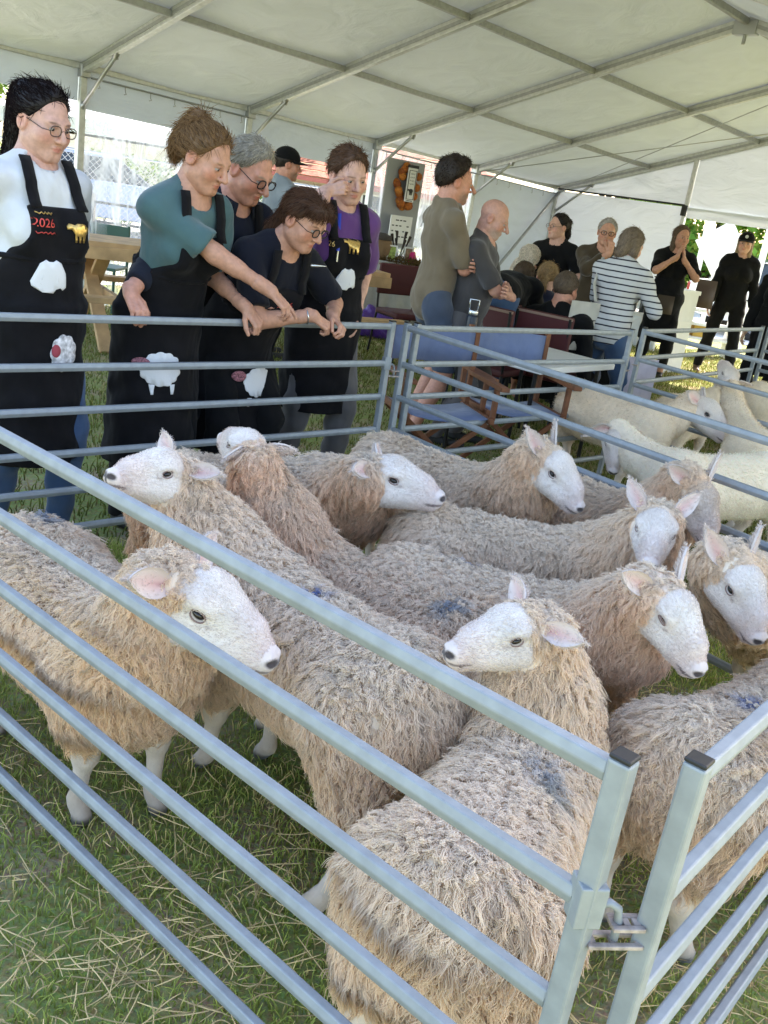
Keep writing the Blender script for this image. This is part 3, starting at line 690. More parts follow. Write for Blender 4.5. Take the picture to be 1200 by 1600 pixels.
    if forelock > 0:                                         # topknot on the forehead
        k = 240; V2s = V2[(qh[:, 1] < .02+forelock) & (qh[:, 2] > .0) & (np.abs(qh[:, 0]) < .07)]; N2 = vnormals(V2, Q2)[(qh[:, 1] < .02+forelock) & (qh[:, 2] > .0) & (np.abs(qh[:, 0]) < .07)]
        if len(V2s): 
            i = rng.integers(0, len(V2s), k); c = np.concatenate([c, V2s[i]]); n = np.concatenate([n, N2[i]])
    c = c+n*(.007*wob(c, 95, seed+21)+.004*wob(c, 200, seed+22))[:, None]
    K = len(c); g = np.array([0, 0, -1.])
    side = np.sqrt(np.clip(1-n[:, 2]**2, 0, 1))[:, None]
    gt = nrm_rows(g-n*(n@g)[:, None]+1e-6); bk = -by-n*(n@-by)[:, None]
    qv = loc(c.astype(f32))
    lie = gt*(.25+.85*side)+bk*.22+.30*rng.normal(size=(K, 3))+.55*np.stack([wob(c, 26, seed+k) for k in (1, 2, 3)], 1)
    lie -= n*(lie*n).sum(1)[:, None]
    ln = lock*(1+.28*rng.normal(size=K)).clip(.45, 1.7)*(1-.22*np.clip(n[:, 2], 0, 1))*(1+.30*np.clip((.42-c[:, 2])/.2, 0, 1))
    nh = np.clip(1-np.linalg.norm(c-Pc, axis=1)/(.17*hs), 0, 1); ln *= 1-.55*nh
    k_ = 6; t = np.linspace(0, 1, k_)[None, :, None]
    cen = c[:, None]+n[:, None]*(ln[:, None, None]*(.62*t-.30*t*t))+lie[:, None]*(ln[:, None, None]*(.15*t+.62*t*t))
    # strands of a lock
    S = per; Rr = .0085
    e1 = nrm_rows(np.cross(n, gt+1e-4)); e2 = np.cross(n, e1)
    rad = Rr*np.sqrt(rng.random((K, S))); th = rng.random((K, S))*2*pi
    off = (rad*np.cos(th))[..., None]*e1[:, None]+(rad*np.sin(th))[..., None]*e2[:, None]
    ph = rng.random(K)*6.28; fq = rng.uniform(10, 19, K)
    cr = .0046*np.sin(ph[:, None]+fq[:, None]*t[0, :, 0][None])[..., None]*e1[:, None]+.0042*np.cos(ph[:, None]+fq[:, None]*t[0, :, 0][None])[..., None]*e2[:, None]
    strand = cen[:, None]+off[:, :, None]*(1.05-.82*t[None]**.8)+cr[:, None]*t[None]+.0035*rng.normal(size=(K, S, 1, 3))*t[None]**2*(1+.0*t[None])
    ext = 1+.22*rng.random((K, S))[:, :, None, None]
    strand = c[:, None, None]+(strand-c[:, None, None])*ext
    strand -= n[:, None, None]*.006
    strand[..., 2] = np.maximum(strand[..., 2], .05)
    # colour: cream, warmer on flank and belly, greyer along the back; each lock its own
    up_ = np.clip(n[:, 2], 0, 1)[:, None]
    warm = tone*np.array([1.05, .985, .91]); cool = np.array(back_tone if back_tone is not None else (.92, .79, .655))
    base = warm*(1-up_)+cool*up_
    base = base*(1+.12*rng.normal(size=(K, 1))).clip(.6, 1.4)*(1+.12*wob(c, 11, seed+5)[:, None])
    stain = np.clip(wob(c, 16, seed+7)-.25, 0, 1)[:, None]*.7; base = base*(1-stain)+np.array([.62, .47, .33])*stain
    for (mp, mr_, mc) in marks:
        dd = np.linalg.norm((c-np.array(mp))*np.array([1, 1, .5]), axis=1)/mr_
        a = (np.clip(1.3-dd, 0, 1)*(rng.random(K) < .8)*(wob(c, 60, 3) > -.5))[:, None]*.85; base = base*(1-a)+np.array(mc)*a
    colr = np.repeat(base, S, 0)*(1+.10*rng.normal(size=(K*S, 1))).clip(.7, 1.3)
    r = (.0009*np.array([1., 1., .95, .85, .65, .3]))[None]
    hair_obj('fleece', strand.reshape(K*S, k_, 3), r, (colr*(.9/np.maximum(colr.max(1), .9))[:, None]).clip(.01, .9), M_FLEECE, o)
    return o

def solve_nose(P, px, length, lower=True):
    """point on the sight line of px at the given distance from P"""
    d = ray(*px); oc = CAMP-P; b = oc@d; c = oc@oc-length**2; disc = b*b-c
    if disc < 0: return CAMP+d*(-b)
    return CAMP+d*(-b+(1 if lower else -1)*sqrt(disc))
# ---------------------------------------------------------------- the flock
BLUE = (.05, .13, .38); GREYB = (.25, .30, .38)
def S(label, p, nose, w, r, hl=.218, far=False, blen=.60, **kw):
    P = atz(*p); Nn = solve_nose(P, nose, hl, far); Wt = atz(*w); R = atz(*r)
    d = R-Wt; d[2] = 0; R = Wt+nrm(d)*blen+np.array([0, 0, -.01])
    if 'marks' in kw: kw['marks'] = [(atz(*m[0]), m[1], m[2]) for m in kw['marks']]
    return make_sheep(label, P, Nn, Wt, R, **kw)
UPE = dict(up=.55, out=.62, back=.85, length=.122, width=.039)
SIDE = dict(up=.25, out=1., back=.35, length=.105, width=.038)
S('cream woolly sheep standing lengthwise behind the near rails, white face lowered to the right', (290, 878, .76), (430, 1036), (232, 935, .62), (-130, 690, .61), far=True, hl=.25,
  ears={'both': SIDE, 'r': dict(up=.3)}, tone=(0.880, 0.707, 0.540), marks=[((70, 795, .63), .05, GREYB)], forelock=.03, seed=1, lock=.028)
S('woolly sheep with raised white face looking left past the back rails', (285, 712, .84), (168, 745), (400, 850, .655), (680, 1025, .65), far=False,
  ears={'both': SIDE, 'l': dict(up=.2), 'r': dict(up=.75)}, tone=(0.880, 0.725, 0.580), marks=[((490, 928, .62), .035, BLUE)], seed=2, legs={'fl': (-.085, .6), 'fr': (.085, .55), 'hl': (-.17, .02), 'hr': (.10, -.04)}, lock=.028)
S('tan fleeced sheep with its back of the head turned, chin up, white ear tag', (402, 690, .86), (350, 684), (470, 825, .62), (760, 948, .61), far=True, hl=.19,
  ears={'both': dict(up=.0, out=1., back=.5, length=.1), 'l': dict(up=-.15)}, tone=(0.841, 0.613, 0.464), back_tone=(.80, .66, .53), marks=[((705, 937, .62), .05, GREYB)], seed=3, tag_ear=-1, width=.95)
S('shaggy sheep by the back rails with white face in profile pointing right', (585, 712, .78), (693, 780), (540, 712, .68), (350, 735, .62), far=True,
  ears={'both': SIDE, 'r': dict(up=.1)}, tone=(0.793, 0.595, 0.447), back_tone=(.82, .70, .58), marks=[((540, 695, .68), .05, GREYB)], seed=4, lock=.031)
S('sheep with tall pricked ears and white face along the far rails', (862, 697, .82), (908, 797), (800, 735, .66), (640, 700, .62), far=True, blen=.58,
  ears={'both': UPE}, tone=(0.849, 0.674, 0.521), seed=5, roman=.018, legs=None)
S('white faced sheep looking straight out, ears pricked, dark lines below its eyes', (1032, 790, .82), (1014, 888), (962, 828, .66), (655, 790, .64), far=False,
  ears={'both': UPE}, tone=(0.880, 0.723, 0.579), marks=[((720, 775, .66), .05, GREYB)], seed=6, roman=.016)
S('sheep with closed eyes and white face, long blue smear on its back', (1046, 908, .80), (1095, 1054), (962, 925, .63), (590, 848, .62), far=False,
  ears={'both': UPE, 'r': dict(up=.35, out=1., back=.5)}, tone=(0.880, 0.691, 0.551), marks=[((735, 852, .64), .045, BLUE), ((700, 842, .64), .04, GREYB), ((765, 860, .64), .03, BLUE)], seed=7, roman=.018, open_eye=False)
S('sheep with muddy muzzle and curly forelock behind the pricked eared one', (1098, 745, .80), (1112, 853), (1020, 775, .64), (880, 735, .62), far=False,
  ears={'both': UPE, 'r': dict(up=.3, out=1., back=.55)}, tone=(0.880, 0.691, 0.537), face=(.66, .55, .47), forelock=.028, seed=8, blen=.52)
S('white faced sheep cut by the picture edge, long upright ear, dark nose', (1158, 868, .80), (1188, 1004), (1235, 880, .63), (1420, 850, .62), far=False, blen=.45,
  ears={'both': UPE}, tone=(0.880, 0.738, 0.594), seed=9, roman=.016)
S('nearest sheep with curly back, head turned back to the left, rump at the near rails', (838, 950, .78), (697, 1022), (862, 1085, .57), (690, 1370, .56), far=False, blen=.6,
  ears={'both': SIDE, 'l': dict(up=.05, back=.5), 'r': dict(up=.45, out=1.)}, tone=(0.880, 0.724, 0.568), marks=[((855, 1175, .57), .05, GREYB), ((870, 1215, .55), .04, (.33, .34, .35))], forelock=.028, seed=10, lock=.031)
S('sheep behind the gate rails with blue paint on its back, head out of view', (1330, 1000, .74), (1420, 1010), (1290, 1040, .61), (1060, 1135, .60), far=True, blen=.55,
  ears={'both': SIDE}, tone=(0.880, 0.724, 0.568), marks=[((1185, 1085, .61), .045, BLUE)], seed=11)
SH = dict(wool=False, sc=.9)
S('clipped buff sheep with white face in profile, behind the rails of the second pen', (1100, 618, .70), (1146, 694), (1030, 632, .64), (915, 590, .66), far=False, blen=.62, hl=.235,
  ears={'both': dict(up=.2, out=.8, back=.6, length=.1)}, tone=(0.766, 0.616, 0.463), seed=12, **SH)
S('clipped cream sheep with lowered face and drooping ears beside the slanting rails', (970, 668, .64), (958, 740), (1060, 702, .63), (1230, 708, .62), far=True, hl=.2, blen=.66,
  ears={'both': dict(up=-.1, out=1., back=.1, length=.13, droop=.5)}, tone=(0.842, 0.715, 0.570), seed=13, **SH)
S('clipped sheep seen low behind the others, one pale ear pointing back', (1130, 605, .62), (1150, 640), (1100, 608, .58), (1020, 625, .56), far=True, hl=.2, blen=.5,
  ears={'both': dict(up=.6, out=.7, back=.6, length=.1)}, tone=(0.804, 0.665, 0.511), seed=14, **SH)
S('clipped sheep with long neck turned away, pale ear tag showing', (1150, 592, .78), (1128, 566), (1170, 665, .62), (1330, 700, .6), far=True, hl=.2, blen=.6,
  ears={'both': dict(up=.1, out=1., back=.4, length=.1)}, tone=(0.766, 0.628, 0.475), seed=15, tag_ear=-1, **SH)
S('clipped sheep with rounded back at the picture edge of the second pen', (1330, 600, .72), (1380, 640), (1270, 600, .64), (1110, 585, .66), far=True, hl=.2, blen=.6,
  ears={'both': SIDE}, tone=(0.778, 0.641, 0.487), seed=16, **SH)
# ================================================================ PEOPLE
M_FLESH = mat('human_skin', attr='col', rough=.5, spec=.4, bump=(70, .35, .004), noise=(55, .13, 6))
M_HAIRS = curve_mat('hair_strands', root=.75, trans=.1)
M_EYEW = mat('eye_white', (.36, .32, .30), rough=.6, spec=.2); M_IRIS = mat('iris', (.03, .022, .018), rough=.35, spec=.2)
M_BLKF = mat('black_spectacle_frame', (.015, .013, .013), rough=.25); M_LENS = clear_film('spectacle_lens', .03)
def cloth(name, col, bump=(60, .35, .003), noise=(9, .10), rough=.9, sheen=.25): return mat(name, col, rough=rough, spec=.15, bump=bump, noise=noise, sheen=sheen, folds=(7, .75))
def striped_cloth():
    m = bpy.data.materials.new('striped_jersey'); m.use_nodes = True; N = m.node_tree.nodes; L = m.node_tree.links; b = N['Principled BSDF']; b.inputs['Roughness'].default_value = .9; b.inputs['Specular IOR Level'].default_value = .15
    tc = N.new('ShaderNodeTexCoord'); w = N.new('ShaderNodeTexWave'); w.bands_direction = 'Z'; w.inputs['Scale'].default_value = 7.2; w.inputs['Distortion'].default_value = .6; w.inputs['Detail'].default_value = 1
    L.new(tc.outputs['Object'], w.inputs['Vector']); r = N.new('ShaderNodeValToRGB'); r.color_ramp.elements[0].position = .10; r.color_ramp.elements[0].color = (.03, .03, .045, 1); r.color_ramp.elements[1].position = .16; r.color_ramp.elements[1].color = (.55, .55, .56, 1)
    L.new(w.outputs['Fac'], r.inputs['Fac']); L.new(r.outputs['Color'], b.inputs['Base Color']); return m
def ik(a, t, l1, l2, pole):
    a = np.array(a, float); t = np.array(t, float); d = t-a; D = np.linalg.norm(d); D2 = min(D, (l1+l2)*.998); u = d/max(D, 1e-6); t = a+u*D2
    x = (l1*l1-l2*l2+D2*D2)/(2*D2); y = sqrt(max(l1*l1-x*x, 0)); p = np.array(pole, float); p = p-u*(p@u); p = nrm(p)
    return a+u*x+p*y, t
def hand_sdf(side, pose, s):
    """list of capsules; frame: x to the thumb side, y to the fingers, z back of hand"""
    C = [((0.012, .012, 0), (.020, .082, 0), .0125, .0115), ((-.004, .010, 0), (-.002, .085, 0), .0125, .0115), ((-.018, .014, 0), (-.024, .078, 0), .0115, .010), ((0, -.03, 0), (0, .02, 0), .019, .020)]
    curls = {'relaxed': (22, 28, 32, 36), 'fist': (78, 80, 82, 84), 'point': (10, 38, 46, 50), 'flat': (8, 8, 10, 12), 'rail': (62, 62, 62, 62)}[pose]
    base = [(.026, .086, 0, .068, .0085), (.009, .090, 0, .076, .0088), (-.008, .087, 0, .070, .0084), (-.024, .078, 0, .055, .0074)]
    for (bx_, by_, bz_, ln, r), cu in zip(base, curls):
        p = np.array([bx_, by_, bz_]); ang = 0; spl = bx_*2.2
        for k, fr in enumerate((.45, .31, .24)):
            ang += radians(cu)*(.75 if k == 0 else 1.); dv = np.array([sin(spl)*cos(ang), cos(spl)*cos(ang), -sin(ang)])
            q = p+dv*ln*fr; C.append((tuple(p), tuple(q), r*(1-.10*k), r*(1-.10*(k+1)))); p = q
    t0 = np.array([.016, .016, -.004]); ta = {'fist': (.8, -.55), 'rail': (.6, -.7)}.get(pose, (1., -.25))
    t1 = t0+np.array([.030*ta[0], .022, -.008]); t2 = t1+np.array([.014*ta[0], .030, .022*ta[1]]); t3 = t2+np.array([.0*ta[0], .024, .020*ta[1]])
    C += [(tuple(t0), tuple(t1), .014, .0115), (tuple(t1), tuple(t2), .0112, .0098), (tuple(t2), tuple(t3), .0096, .008)]
    return [(np.array(a)*(side*-1, 1, 1)*s, np.array(b)*(side*-1, 1, 1)*s, ra*s, rb*s) for a, b, ra, rb in C]
def face_sdf(q, o):
    s = np.concatenate([np.abs(q[:, :1]), q[:, 1:]], 1).astype(f32); j = o.get('jaw', 1.); nz = o.get('nose', 1.)
    d = el(s, (0, -.012, .034), (.075, .094, .084))
    d = smin(d, el(s, (0, .026, -.032), (.062*j, .064, .086)), .03)
    d = smin(d, rc(s, (.046*j, .0, -.058), (.014, .066, -.098), .025, .020), .03)
    d = smin(d, el(s, (.040*j, .055, -.032), (.026*j, .024, .028)), .025)
    d = smin(d, rc(s, (.040, .074, .021), (.0, .086, .016), .011, .010), .018)
    d = smax(d, -el(s, (.031, .101, .001), (.016, .016, .0115)), .012)
    d = smin(d, rc(s, (0, .090, .010), (0, .113*.5*(1+nz), -.032), .0085, .0125), .012)
    d = smin(d, el(s, (.011, .098, -.036), (.0085, .011, .0075)), .006)
    d = smin(d, el(s, (0, .083, -.061), (.023, .013, .0065)), .007); d = smin(d, el(s, (0, .081, -.072), (.020, .013, .0075)), .007)
    d = smax(d, -rc(s, (0, .098, -.0665), (.021, .085, -.0650-o.get('smile', 0)*-.004), .0016, .0012), .003)
    lid = el(s, (.032, .0785, .001), (.0150, .0145, .0138)); d = smin(d, np.maximum(lid, .0030-o.get('lid', 0)-(s[:, 2])), .004); d = smin(d, np.maximum(lid, s[:, 2]+.0046), .004)
    e = el(s, (.079, -.012, -.006), (.011, .024, .033)); e = smax(e, -el(s, (.090, -.006, -.004), (.008, .013, .021)), .006); d = smin(d, e, .006)
    return d
HCUT = np.array([.74, -.675])
def hair_sdf(q, st, t=.013):
    s = np.concatenate([np.abs(q[:, :1]), q[:, 1:]], 1).astype(f32)
    off = .006
    if st == 'balding': off = -.016; t = .028
    cut = q[:, 1]*HCUT[0]+q[:, 2]*HCUT[1]-off
    if st not in ('fringe', 'bob', 'balding'): cut = cut+.020*np.clip(1-(q[:, 0]/.068)**2, 0, 1)*np.clip(q[:, 1]/.05, 0, 1)
    tt = np.clip(-cut/.035, 0, 1); tt = t*np.maximum(tt*(2-tt), .10)*(1+.25*np.sin(q[:, 0]*60+np.sin(q[:, 1]*45)*1.5)*np.sin(q[:, 1]*38))
    d = el(s, (0, -.013, .035), (.075, .094, .084))-tt
    if st in ('short', 'balding'): cut = np.maximum(cut, -.075-q[:, 2])
    d = smax(d, cut, .008)
    d = smax(d, -el(s, (.088, .0, -.012), (.025, .022, .028)), .006) if st not in ('bob', 'long') else d
    if st in ('pony', 'bun', 'updo'):
        d = smin(d, rc(q, (0, -.085, .05), (0, -.115, .055), .035, .03), .02)
    if st == 'bun': 
        d = smin(d, el(q, (0, -.095, .105), (.045, .042, .042)), .02); d = smin(d, el(q, (0, -.125, .01), (.055, .038, .08)), .03)
    if st == 'updo':
        d = smin(d, el(q, (0, -.09, .075), (.055, .052, .042)), .02); d = smin(d, rc(q, (0, -.11, .03), (.0, -.125, -.20), .05, .03), .03)
    if st == 'pony':
        d = smin(d, rc(q, (0, -.115, .05), (0, -.135, -.06), .034, .028), .02); d = smin(d, rc(q, (0, -.135, -.06), (.01, -.12, -.17), .028, .012), .02)
    if st in ('low', 'fringe'):
        d = smin(d, rc(q, (0, -.10, -.03), (0, -.12, -.10), .034, .030), .02); d = smin(d, rc(q, (0, -.12, -.10), (-.02, -.10, -.17), .028, .012), .02)
    if st in ('bob', 'long'):
        zb = -.085 if st == 'bob' else -.26
        e = rc(s, (.050, -.02, .03), (.066, -.012, zb+.02), .042, .034); e = smin(e, rc(q, (0, -.07, .02), (0, -.075, zb), .055, .05), .04)
        e = smax(e, q[:, 1]-.030, .012); d = smin(d, e, .02)
    if st == 'fringe':
        e = el(s, (.02, .055, .078), (.062, .046, .030)); e = smax(e, -el(s, (0, .02, .03), (.076, .088, .075)), .004); e = smax(e, .035-q[:, 2], .006); d = smin(d, e, .015)
    return d

def person(label, pos, face, H=1.68, b=1., lean=0., side=0., twist=0., look=None, roll=0., hands=None, poses=None, palms=None, elbows=None, feet=None, pelz=None, sex='f', fat=0.,
           skin=(.52, .32, .24), hair=('short', (.10, .06, .035)), top=None, sleeve=.55, legs=None, hem=.05, apron=None, wear=None, glasses=None, fo=None, res=.0115, hres=.0045, strands=5200, shoes=(.03, .03, .03), stubble=None, neckr=.062, tophem=-.05, cut='round', group=None, strap=True, brow=None, head_at=None):
    rng = np.random.default_rng(len(label)*7+int(H*1000))
    hands = hands or {}; poses = poses or {}; elbows = elbows or {}; palms = palms or {}; fo = fo or {}; wear = wear or {}
    base = np.array([pos[0], pos[1], 0.]); Yf = nrm((face[0], face[1], 0)); Xf = np.array([Yf[1], -Yf[0], 0]); Zu = np.array([0, 0, 1.])
    la, sa, tw = radians(lean), radians(side), radians(twist)
    Z = nrm(Zu*cos(la)+Yf*sin(la)+Xf*sin(sa)); Y = Yf*cos(tw)-Xf*sin(tw)*-1; Y = nrm(Y-Z*(Y@Z)); X = np.cross(Y, Z); T = np.array([X, Y, Z]); Tf = T.astype(f32)
    pz = .53*H if pelz is None else pelz
    pel = base+Zu*pz-Yf*(.10*H*sin(la)); h = H
    neckb = pel+Z*.292*h; shw = .099*h*b*(1.0 if sex == 'f' else 1.10)
    look = nrm(Yf if look is None else look); HF = frame_from(look)
    if roll: 
        c_, s_ = cos(radians(roll)), sin(radians(roll)); HF = np.array([HF[0]*c_+HF[2]*s_, HF[1], HF[2]*c_-HF[0]*s_])
    hs = h*.133/.225
    hc = neckb+nrm(Z*.8+Zu*.2)*(.098*h)+HF[1]*.016*h
    if head_at is not None:
        sft = np.array([head_at[0]-hc[0], head_at[1]-hc[1], 0]); base = base+sft; pel = pel+sft; neckb = neckb+sft; hc = hc+sft
        if len(head_at) > 2 and pelz is None:
            dz = np.array([0, 0, np.clip(head_at[2]-hc[2], -.07, .04)]); pel = pel+dz; neckb = neckb+dz; hc = hc+dz
    J = {}
    for k, sg in (('l', -1), ('r', 1)):
        sh = pel+Z*.268*h+X*sg*shw
        tgt = hands.get(k); pole = elbows.get(k, -Yf*.7+Xf*sg*.5-Zu*.4)
        if tgt is None: tgt = sh-Zu*.325*h*.97+Yf*.05*h+Xf*sg*.045*h; 
        eb, wr = ik(sh, tgt, .172*h, .152*h, pole); J['sh'+k], J['el'+k], J['wr'+k] = sh, eb, wr
        hp = pel+Xf*sg*.052*h-Zu*.02*h
        ft = base+Xf*sg*.075*h+Yf*(.02*h if k == 'l' else -.03*h) if feet is None else np.array([*feet[k], 0.])
        kn, an = ik(hp, ft+Zu*.045*h, .248*h, .240*h, Yf+Xf*sg*.15); J['hp'+k], J['kn'+k], J['an'+k] = hp, kn, an
    def tor(p, k=0.):
        q = (p-pel.astype(f32))@Tf.T; s = np.concatenate([np.abs(q[:, :1]), q[:, 1:]], 1)
        d = el(s, (0, -.006*h, .0*h), (.096*h*(b if sex == 'f' else .92*b), .070*h*b+fat*.3, .085*h))
        d = smin(d, el(s, (0, .006*h+fat*.5, .095*h), (.083*h*b+fat*.6, .060*h*b+fat, .105*h)), .06)
        d = smin(d, el(s, (0, .0, .205*h), (.090*h*b, .064*h*(.5+.5*b)+fat*.3, .100*h)), .05)
        d = smin(d, rc(s, (0, -.008*h, .270*h), (shw*.82, -.006*h, .258*h), .040*h, .034*h), .04)
        d = smin(d, rc(s, (0, -.012*h, .315*h), (shw*.9, -.008*h, .262*h), .030*h, .022*h), .03)
        if sex == 'f': d = smin(d, el(s, (.044*h, .045*h+fat*.3, .178*h), (.042*h*b, .040*h*b, .042*h*b)), .03)
        return d-k
    def arm(p, k, inf=0., frm=0., to=1.):
        sh, eb, wr = J['sh'+k], J['el'+k], J['wr'+k]; m = .5+.5*b
        d = rc(p, sh, eb, .0262*h*m+inf, .0225*h*m+inf); e = rc(p, eb, wr, .0225*h*m+inf, .0145*h*m+inf); e = smin(e, rc(p, eb, eb*.62+wr*.38, .0225*h*m+inf, .0222*h*m+inf), .01)
        return smin(d, e, .02)
    def leg(p, inf=0.):
        d = None
        for k in 'lr':
            hp, kn, an = J['hp'+k], J['kn'+k], J['an'+k]; m = .45+.55*b
            e = smin(rc(p, hp, kn, .050*h*m+inf, .033*h*m+inf), rc(p, kn, an, .033*h*m+inf, .021*h+inf), .03)
            e = smin(e, rc(p, kn-Yf*.012*h-Zu*.06*h, kn*.4+an*.6-Yf*.006*h, .030*h*m+inf, .024*h+inf), .03)
            d = e if d is None else smin(d, e, .01)
        return d
    def foot(p, inf=0.):
        d = None
        for k in 'lr':
            an = J['an'+k]; hl = np.array([an[0], an[1], .030*h/1.68])-Yf*.020; to_ = hl+Yf*.125*h
            e = smin(rc(p, hl, to_, .026+inf, .024+inf), rc(p, an, hl+Yf*.03, .024*h+inf, .028+inf), .03); e = np.maximum(e, .004-p[:, 2]); d = e if d is None else np.minimum(d, e)
        return d
    HFs = (HF/hs).astype(f32)
    def headq(p): return (p-hc.astype(f32))@HFs.T
    def neck(p): return rc(p, neckb-Z*.02*h, hc-HF[2]*.05*hs-HF[1]*.022*hs, .036*h*(1 if sex == 'f' else 1.1), .033*h*(1 if sex == 'f' else 1.12))
    def head(p): return smin(face_sdf(headq(p), fo)*hs, neck(p), .02)
    def bodyf(p):
        d = tor(p)
        d = smin(d, neck(p), .05)
        for k in 'lr': d = smin(d, arm(p, k), .03)
        d = smin(d, leg(p), .03); return smin(d, foot(p, -.006), .01)
    allp = [hc+HF[2]*.13*hs, hc, pel, base]+[J[a+k] for a in ('el', 'wr', 'kn', 'an', 'sh') for k in 'lr']
    lo = np.min(allp, 0)-.22*h; hi = np.max(allp, 0)+.22*h; lo[2] = max(lo[2], -.03) if True else lo[2]
    V, Q = sdf_mesh(bodyf, lo, hi, res); VV = [V]; QQ = [Q]; nv = len(V)
    Vh, Qh = sdf_mesh(head, np.minimum(hc-.15*hs, neckb-.03), hc+.15*hs, hres)
    Qh = Qh[~(bodyf(Vh.astype(f32)) < -.02)[Qh].all(1)]; VV.append(Vh); QQ.append(Qh+nv); nh0 = nv; nv += len(Vh); cols = []
    for k, sg in (('l', -1), ('r', 1)):
        wr, eb = J['wr'+k], J['el'+k]; yv = nrm(wr-eb)
        fdir = palms.get(k, {}).get('dir'); yv = nrm(fdir) if fdir is not None else yv
        zb = palms.get(k, {}).get('back', Xf*sg); zv = nrm(np.array(zb, float)-yv*(np.array(zb, float)@yv)); xv = np.cross(yv, zv); hfm = np.array([xv, yv, zv]).astype(f32)
        hsz = h/1.70*(1.0 if sex == 'f' else 1.08); caps = hand_sdf(sg, poses.get(k, 'relaxed'), hsz); w0 = wr.astype(f32)
        def hnd(p, caps=caps, hfm=hfm, w0=w0, eb=eb, wr=wr):
            q = (p-w0)@hfm.T; d = None
            for i, (a, c, r1, r2) in enumerate(caps): d = smin(d, rc(q, a, c, r1, r2), .008 if i < 4 else .004)
            return smin(d, rc(p, wr*.75+eb*.25, wr, .0185*h*(.5+.5*b), .0165*h), .012)
        if res > .02: continue
        Va, Qa = sdf_mesh(hnd, wr-.21, wr+.21, max(hres*.85, .0036) if res < .013 else .0075)
        VV.append(Va); QQ.append(Qa+nv); nv += len(Va)
    V = np.concatenate(VV); Q = np.concatenate(QQ)
    c = np.tile(np.array(skin), (len(V), 1))*(1+.05*wob(V, 22, 4))[:, None]; qh = (V-hc)@(HF/hs).T; ax = np.stack([np.abs(qh[:, 0]), qh[:, 1], qh[:, 2]], 1)
    def blot(ce, r, cc, a, hard=.5):
        nonlocal c
        dd = np.sqrt((((ax-np.array(ce))/np.array(r))**2).sum(1)); k_ = (np.clip((1-dd)/hard, 0, 1)*a)[:, None]; c = c*(1-k_)+np.array(cc)*k_
    sk = np.array(skin); red = sk*np.array([1.08, .66, .62])
    blot((.045, .07, -.03), (.035, .04, .03), red, .55, .9); blot((0, .105, -.032), (.02, .02, .018), red, .5, .9); blot((.080, -.01, -.005), (.02, .03, .035), red, .4)
    blot((0, .09, -.066), (.024, .025, .0125), sk*np.array([.92, .50, .50]), .75); blot((.022, .092, -.0665), (.006, .014, .004), sk*.35, .5)
    bc = np.array(brow if brow is not None else hair[1]); blot((.034, .088, .0205), (.023, .02, .0048), bc*.8+sk*.2, .8, .5); blot((.016, .09, .0185), (.008, .02, .0045), bc*.8+sk*.2, .6)
    blot((.032, .09, .006), (.018, .018, .003), sk*.30, .7); blot((.032, .09, -.007), (.018, .02, .006), sk*.72, .5)
    blot((.008, .105, -.042), (.006, .01, .003), sk*.25, .8)
    if stubble is not None: blot((.02, .055, -.075), (.065, .07, .045), stubble, .6, .4)
    me = mesh_from('person', V-base, Q); put_col(me, c.clip(.01, .9)); o = link('person', me, M_FLESH, smooth=True, loc=tuple(base)); tag(o, label, 'person', group)
    for sg in (-1, 1):
        ce = hc+hs*(HF[0]*sg*.032+HF[1]*.0785+HF[2]*.001)
        for nm, m, r, off in (('eye', M_EYEW, .0118, 0), ('iris', M_IRIS, .0070, .0070)):
            mb = MB(); mb.lathe(ce+(HF[1]*.94-HF[2]*.22)*off*hs, [(r*hs*max(sin(a), .02), -r*hs*cos(a)*(1 if off == 0 else .8)) for a in np.linspace(0, pi, 8)], 12, (HF[0], -HF[2], HF[1])); e = mb.build(nm, m, o, True)
    def garment(name, fn, m, r=None, bb=None):
        Vg, Qg = sdf_mesh(fn, lo if bb is None else bb[0], hi if bb is None else bb[1], r or res*1.0)
        if len(Vg) == 0: return None
        g_ = link(name, mesh_from(name, Vg-base, Qg), m, smooth=True, loc=(0, 0, 0)); g_.parent = o; return g_, Vg, Qg
    def fold(p, a=.004): return a*(np.sin(p[:, 2]*34+np.sin(p[:, 0]*19)*1.9+np.sin(p[:, 1]*15+p[:, 2]*9)*1.9)*.55+np.sin(p@np.array([37, -29, 14], f32)+np.sin(p[:, 2]*21)*1.3)*.45)
    tq = lambda p: (p-pel.astype(f32))@Tf.T
    # legs
    if legs is not None:
        zc = hem
        def trou(p):
            d = smin(leg(p, .011), np.maximum(tor(p, .006), tq(p)[:, 2]-.065*h), .02)+fold(p, .007)-.004
            return np.maximum(d, zc-p[:, 2])
        garment('trousers' if zc < .3 else 'shorts', trou, legs, res*1.1)
